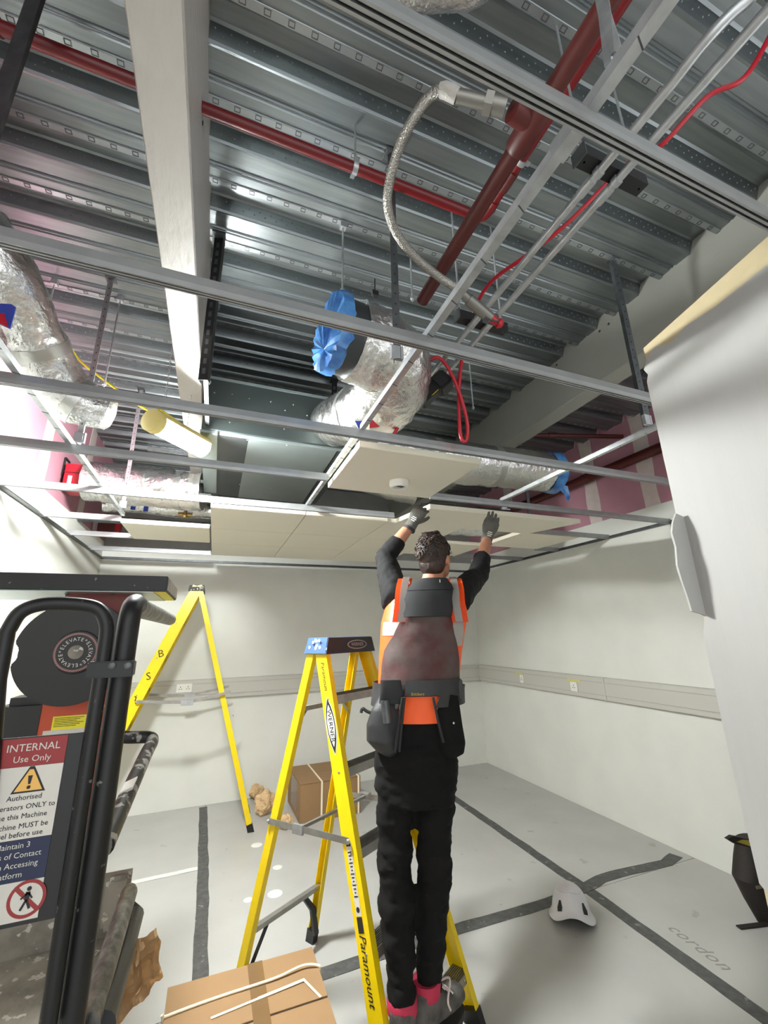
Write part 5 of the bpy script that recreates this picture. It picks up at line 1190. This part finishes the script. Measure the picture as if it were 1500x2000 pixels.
obj('reflective_strip', patch([prow(1240, 744, 782, .024), prow(1214, 746, 786, .024)], .024, .003), M_refl, hv, label='grey reflective strip')
obj('reflective_strip', patch([prow(1262, 888, 903, .024), prow(1236, 882, 906, .024), prow(1212, 884, 904, .024)], .024, .003), M_refl, hv, label='grey reflective strip')
obj('reflective_strip', patch([prow(1214, 760, 778, .024), prow(1180, 764, 782, .024)], .0245, .003), M_refl, hv, label='grey reflective strip')
tv = obj('tool_vest', patch([prow(1352, 738, 902, .034), prow(1300, 742, 898, .034), (1268, xth(748, 1268, .034), xth(894, 1268, .034)), prow(1240, 768, 886, .034), prow(1205, 785, 880, .034), prow(1160, 788, 884, .034), prow(1148, 796, 880, .034), prow(1136, 815, 872, .036)], .032, .012, 24, 3, .006), M_tvest, MAN, label='worn dark tool vest with reddish stains')
obj('back_panel', patch([prow(1206, 788, 880, .046), prow(1158, 789, 882, .046)], .046, .004, 18, 5, .002), M_tvestk, tv, label='plain black square back panel')
obj('collar', patch([prow(1157, 790, 884, .046), prow(1146, 800, 880, .046), prow(1134, 818, 870, .046)], .047, .005, 18, 5, .002), M_tvestk, tv, label='dark grey collar yoke')
obj('panel_seam', patch([(1206, xth(832, 1206), xth(837, 1206)), (1160, xth(835, 1160), xth(840, 1160))], .051, .001, 2), M_dark, tv)
obj('hem_band', patch([prow(1350, 790, 900, .05), prow(1322, 792, 898, .05)], .047, .004, 20, 5, .003), M_pouch, tv)
p_ = S(1346, xth(815, 1346), .056); text('woven_label', 'Snickers', .017, p_, mr, V((0, 0, 1)), mat('label_gold', (196, 170, 60), .6), tv, depth=.0003, shear=.3)
for px in (814, 851): bm = obox(B(), S(1141, xth(px, 1141), .053), mr*.002, mf*.002, V((0, 0, .007))); obj('collar_stud', bm, M_alu, tv, smooth=False)
# belt and pouches
bl = obj('tool_belt', skin_rings(B(), [], False) if False else torso(.045, [1372, 1366, 1346, 1340], 40), M_pouch, MAN, label='black tool belt') if False else obj('tool_belt', patch([(1374, -2.6, -.42), (1330, -2.6, -.30)], .046, .006, 20, 2, .003), M_pouch, MAN, label='padded belt of the tool pouches')
obj('belt_section', patch([(1372, .36, 2.6), (1338, .5, 2.6)], .046, .006, 20, 2, .003), M_pouch, bl)
def pouch(rows, seed):                       # rows: py, px left, px right, thickness, fo
    bm = B(); rings = []
    for py, l, r, tk, fo in rows:
        c = J((l+r)/2, py, fo+.09); k = sc_(c); rings.append(ering(bm, c, mr*((r-l)/2/k), mf*tk, 24))
    return wrinkle(skin_rings(bm, rings), .008, 18, V((1, 1, .6)), seed)
pl = obj('pouch', remesh(pouch([(1356, 742, 776, .03, -.08), (1385, 724, 782, .045, -.09), (1415, 716, 785, .06, -.09), (1445, 717, 786, .066, -.085), (1466, 732, 784, .05, -.08), (1476, 752, 778, .02, -.08)], 3.), .007, 1), M_pouch, bl, label='bulging black side pouch')
obj('pouch_pad', pouch([(1328, 742, 784, .012, -.135), (1350, 742, 788, .016, -.14), (1374, 740, 788, .012, -.135)], 9.), M_tvestk, bl)
obj('tape_dispenser', tube(B(), [J(752, 1368, -0.055), J(757, 1412, -0.060)], [.02, .018], 12), M_zinc, bl, label='silver tool in the pouch')
obj('tool_hook', tube(B(), smooth_path([J(742, 1376, -0.005), J(730, 1392, -0.005), J(718, 1390, -0.005), J(708, 1384, -0.005), J(705, 1392, -0.005)], 5), [.007]*21, 8), M_pouch, bl)
for x0, x1, x2 in ((786, 778, 772), (790, 784, 780)): obj('pouch_strap', tube(B(), [J(x0, 1362, -0.070), J(x1, 1420, -0.070), J(x2, 1468, -0.055)], .006, 8), M_tvestk, bl)
pr = obj('pouch', remesh(pouch([(1356, 858, 896, .03, -.06), (1385, 846, 900, .045, -.07), (1420, 845, 903, .058, -.07), (1450, 848, 908, .06, -.07), (1470, 852, 905, .05, -.065), (1480, 862, 892, .02, -.06)], 6.), .007, 1), M_trous, bl, label='black right side pouch')
obj('belt_clip', obox(B(), J(897, 1345, 0.055), mr*.014, mf*.02, V((0, 0, .04))), M_black, bl, smooth=False, bevel=.004)
for x0, x1, x2 in ((846, 856, 866),): obj('pouch_strap', tube(B(), [J(x0, 1362, -0.055), J(x1, 1410, -0.055), J(x2, 1450, -0.045)], .006, 8), M_tvestk, bl)
bm = B(); lathe(bm, J(886, 1412, -0.040), -mf, [(.004, 0), (.004, .004)], 8); obj('press_stud', bm, M_alu, bl)
# ---- gloves with five fingers
def glove(W, T, back, side, label, curl, spread, thumb_up, inset):
    ax = (T-W).normalized(); bk = V(back); bk = (bk-ax*bk.dot(ax)).normalized(); sd = ax.cross(bk).normalized()
    if sd.dot(side) < 0: sd = -sd             # sd points to the thumb side
    ps = [limb2(W-ax*.045, W+ax*.012, sd, bk, .036, .034, .030, .030)]
    bm = B(); rings = []
    for t, wd, tk in ((-.005, .032, .026), (.02, .038, .024), (.05, .046, .021), (.08, .046, .018), (.092, .040, .013)): rings.append(ering(bm, W+ax*t, sd*wd, bk*tk, 20))
    ps.append(skin_rings(bm, rings))
    for i, (o, ln_, r_) in enumerate(((.033, .068, .0098), (.011, .078, .0100), (-.011, .074, .0096), (-.031, .058, .0088))):
        p = W+ax*.078+sd*o; d = (ax+sd*spread*(o*14)).normalized(); pts = [p-d*.015, p]; c = curl[i]
        for sgm, f in ((.42, 1), (.33, 1.15), (.25, .9)):
            d = (d*math.cos(c*f)-bk*math.sin(c*f)).normalized(); p = p+d*ln_*sgm; pts.append(p)
        ps.append(tube(B(), pts, [r_, r_, r_*.98, r_*.92, r_*.75], 10))
    p = W+ax*.022+sd*.030; d = (ax*.62+sd*.62-bk*.35).normalized(); pts = [p-d*.012, p]
    for sgm in (.036, .030, .024): d = (d*.82+ax*thumb_up-bk*.18-sd*inset).normalized(); p = p+d*sgm; pts.append(p)
    ps.append(tube(B(), pts, [.014, .0135, .012, .0108, .0085], 10))
    g = obj('glove', remesh(merge(*ps), .0036, 2), M_glove, MAN, label=label)
    obj('glove_cuff', tube(B(), [W-ax*.052, W-ax*.045, W-ax*.036], [.038, .0395, .038], 20), M_gloved, g, label='dark glove hem')
    bm = B()
    for k, (o, l) in enumerate(((.018, .012), (.006, .016), (-.006, .013))): obox(bm, W+ax*(.004+.011*k)+bk*.0315, sd*l, ax*.0022, bk*.0012)
    obj('glove_print', bm, M_white, g, smooth=False, kind='stuff')
    return g
def limb2(a, b, s, u, w0, w1, t0, t1):
    bm = B(); return skin_rings(bm, [ering(bm, a, s*w0, u*t0, 18), ering(bm, b, s*w1, u*t1, 18)])
glove(WL, TL, -mf+V((0, 0, -.3))-mr*.3, mr, 'grey work glove gripping the tile corner', (.55, .5, .5, .45), .12, .2, .1)
glove(WR, TRp, -mf+V((0, 0, -.3)), -mr, 'grey work glove with fingers raised to the tile edge', (.18, .2, .3, .4), .1, .5, .25)
# ---- boots
def boot(an, heading, label, zs=.188):
    h = V((math.cos(heading), math.sin(heading), 0)); s = V((h.y, -h.x, 0)); base = V((an.x, an.y, zs))
    ps = []; bm = B(); rings = []
    for t, wd, ht in ((-.085, .028, .05), (-.07, .038, .075), (-.02, .042, .10), (.04, .043, .088), (.09, .047, .068), (.14, .046, .058), (.175, .034, .046), (.19, .016, .03)):
        c = base+h*t+V((0, 0, .022+ht/2)); rings.append(ering(bm, c, s*wd, V((0, 0, ht/2+.006)), 18))
    ps.append(skin_rings(bm, rings)); ps.append(limb2(base+V((0, 0, .06))-h*.02, base+V((0, 0, .15))-h*.018, s, h, .046, .052, .062, .060))
    g = obj('boot', wrinkle(remesh(merge(*ps), .006, 2), .003, 30, V((1, 1, 1)), 2), M_boot, MAN, label=label)
    pts = []
    for k in range(28):
        a_ = 2*math.pi*k/28; x = math.cos(a_); pts.append(base+h*(.052+.142*x)+s*math.sin(a_)*(.050 if x > -.2 else .043)+V((0, 0, 0)))
    obj('sole', plate(B(), pts, .028 if True else 0), M_sole, g, smooth=False, bevel=.003)
    R_ = obj('boot_collar', skin_rings(B(), [], False) if False else tube(B(), [base+V((0, 0, z))-h*.018 for z in (.118, .126, .158, .168)], [.050, .055, .057, .052], 24), M_rcoll, g, label='red padded boot collar')
    for k in range(4):
        p = base+h*(.045+.022*k)+V((0, 0, .128-.017*k)); obj('lace', tube(B(), smooth_path([p-s*.032-V((0, 0, .012)), p+V((0, 0, .004)), p+s*.032+h*.012-V((0, 0, .012))], 4), .004, 6), M_joint, g)
    obj('lace', tube(B(), smooth_path([base+h*.05+V((0, 0, .13)), base+h*.07+s*.045+V((0, 0, .15)), base+h*.03+s*.065+V((0, 0, .11)), base+h*.06+s*.05+V((0, 0, .06))], 5), .004, 6), M_joint, g)
    return g
boot(ankL+mf*.02, math.atan2(mf.y, mf.x), 'grey suede work boot, left foot')
boot(ankR, math.radians(22), 'grey suede work boot turned outward')
print('MAN', [tuple(round(x, 3) for x in p) for p in (SL, EL, WL, TL, SR, ER, WR, TRp, hc, ankL, ankR, hipL)])
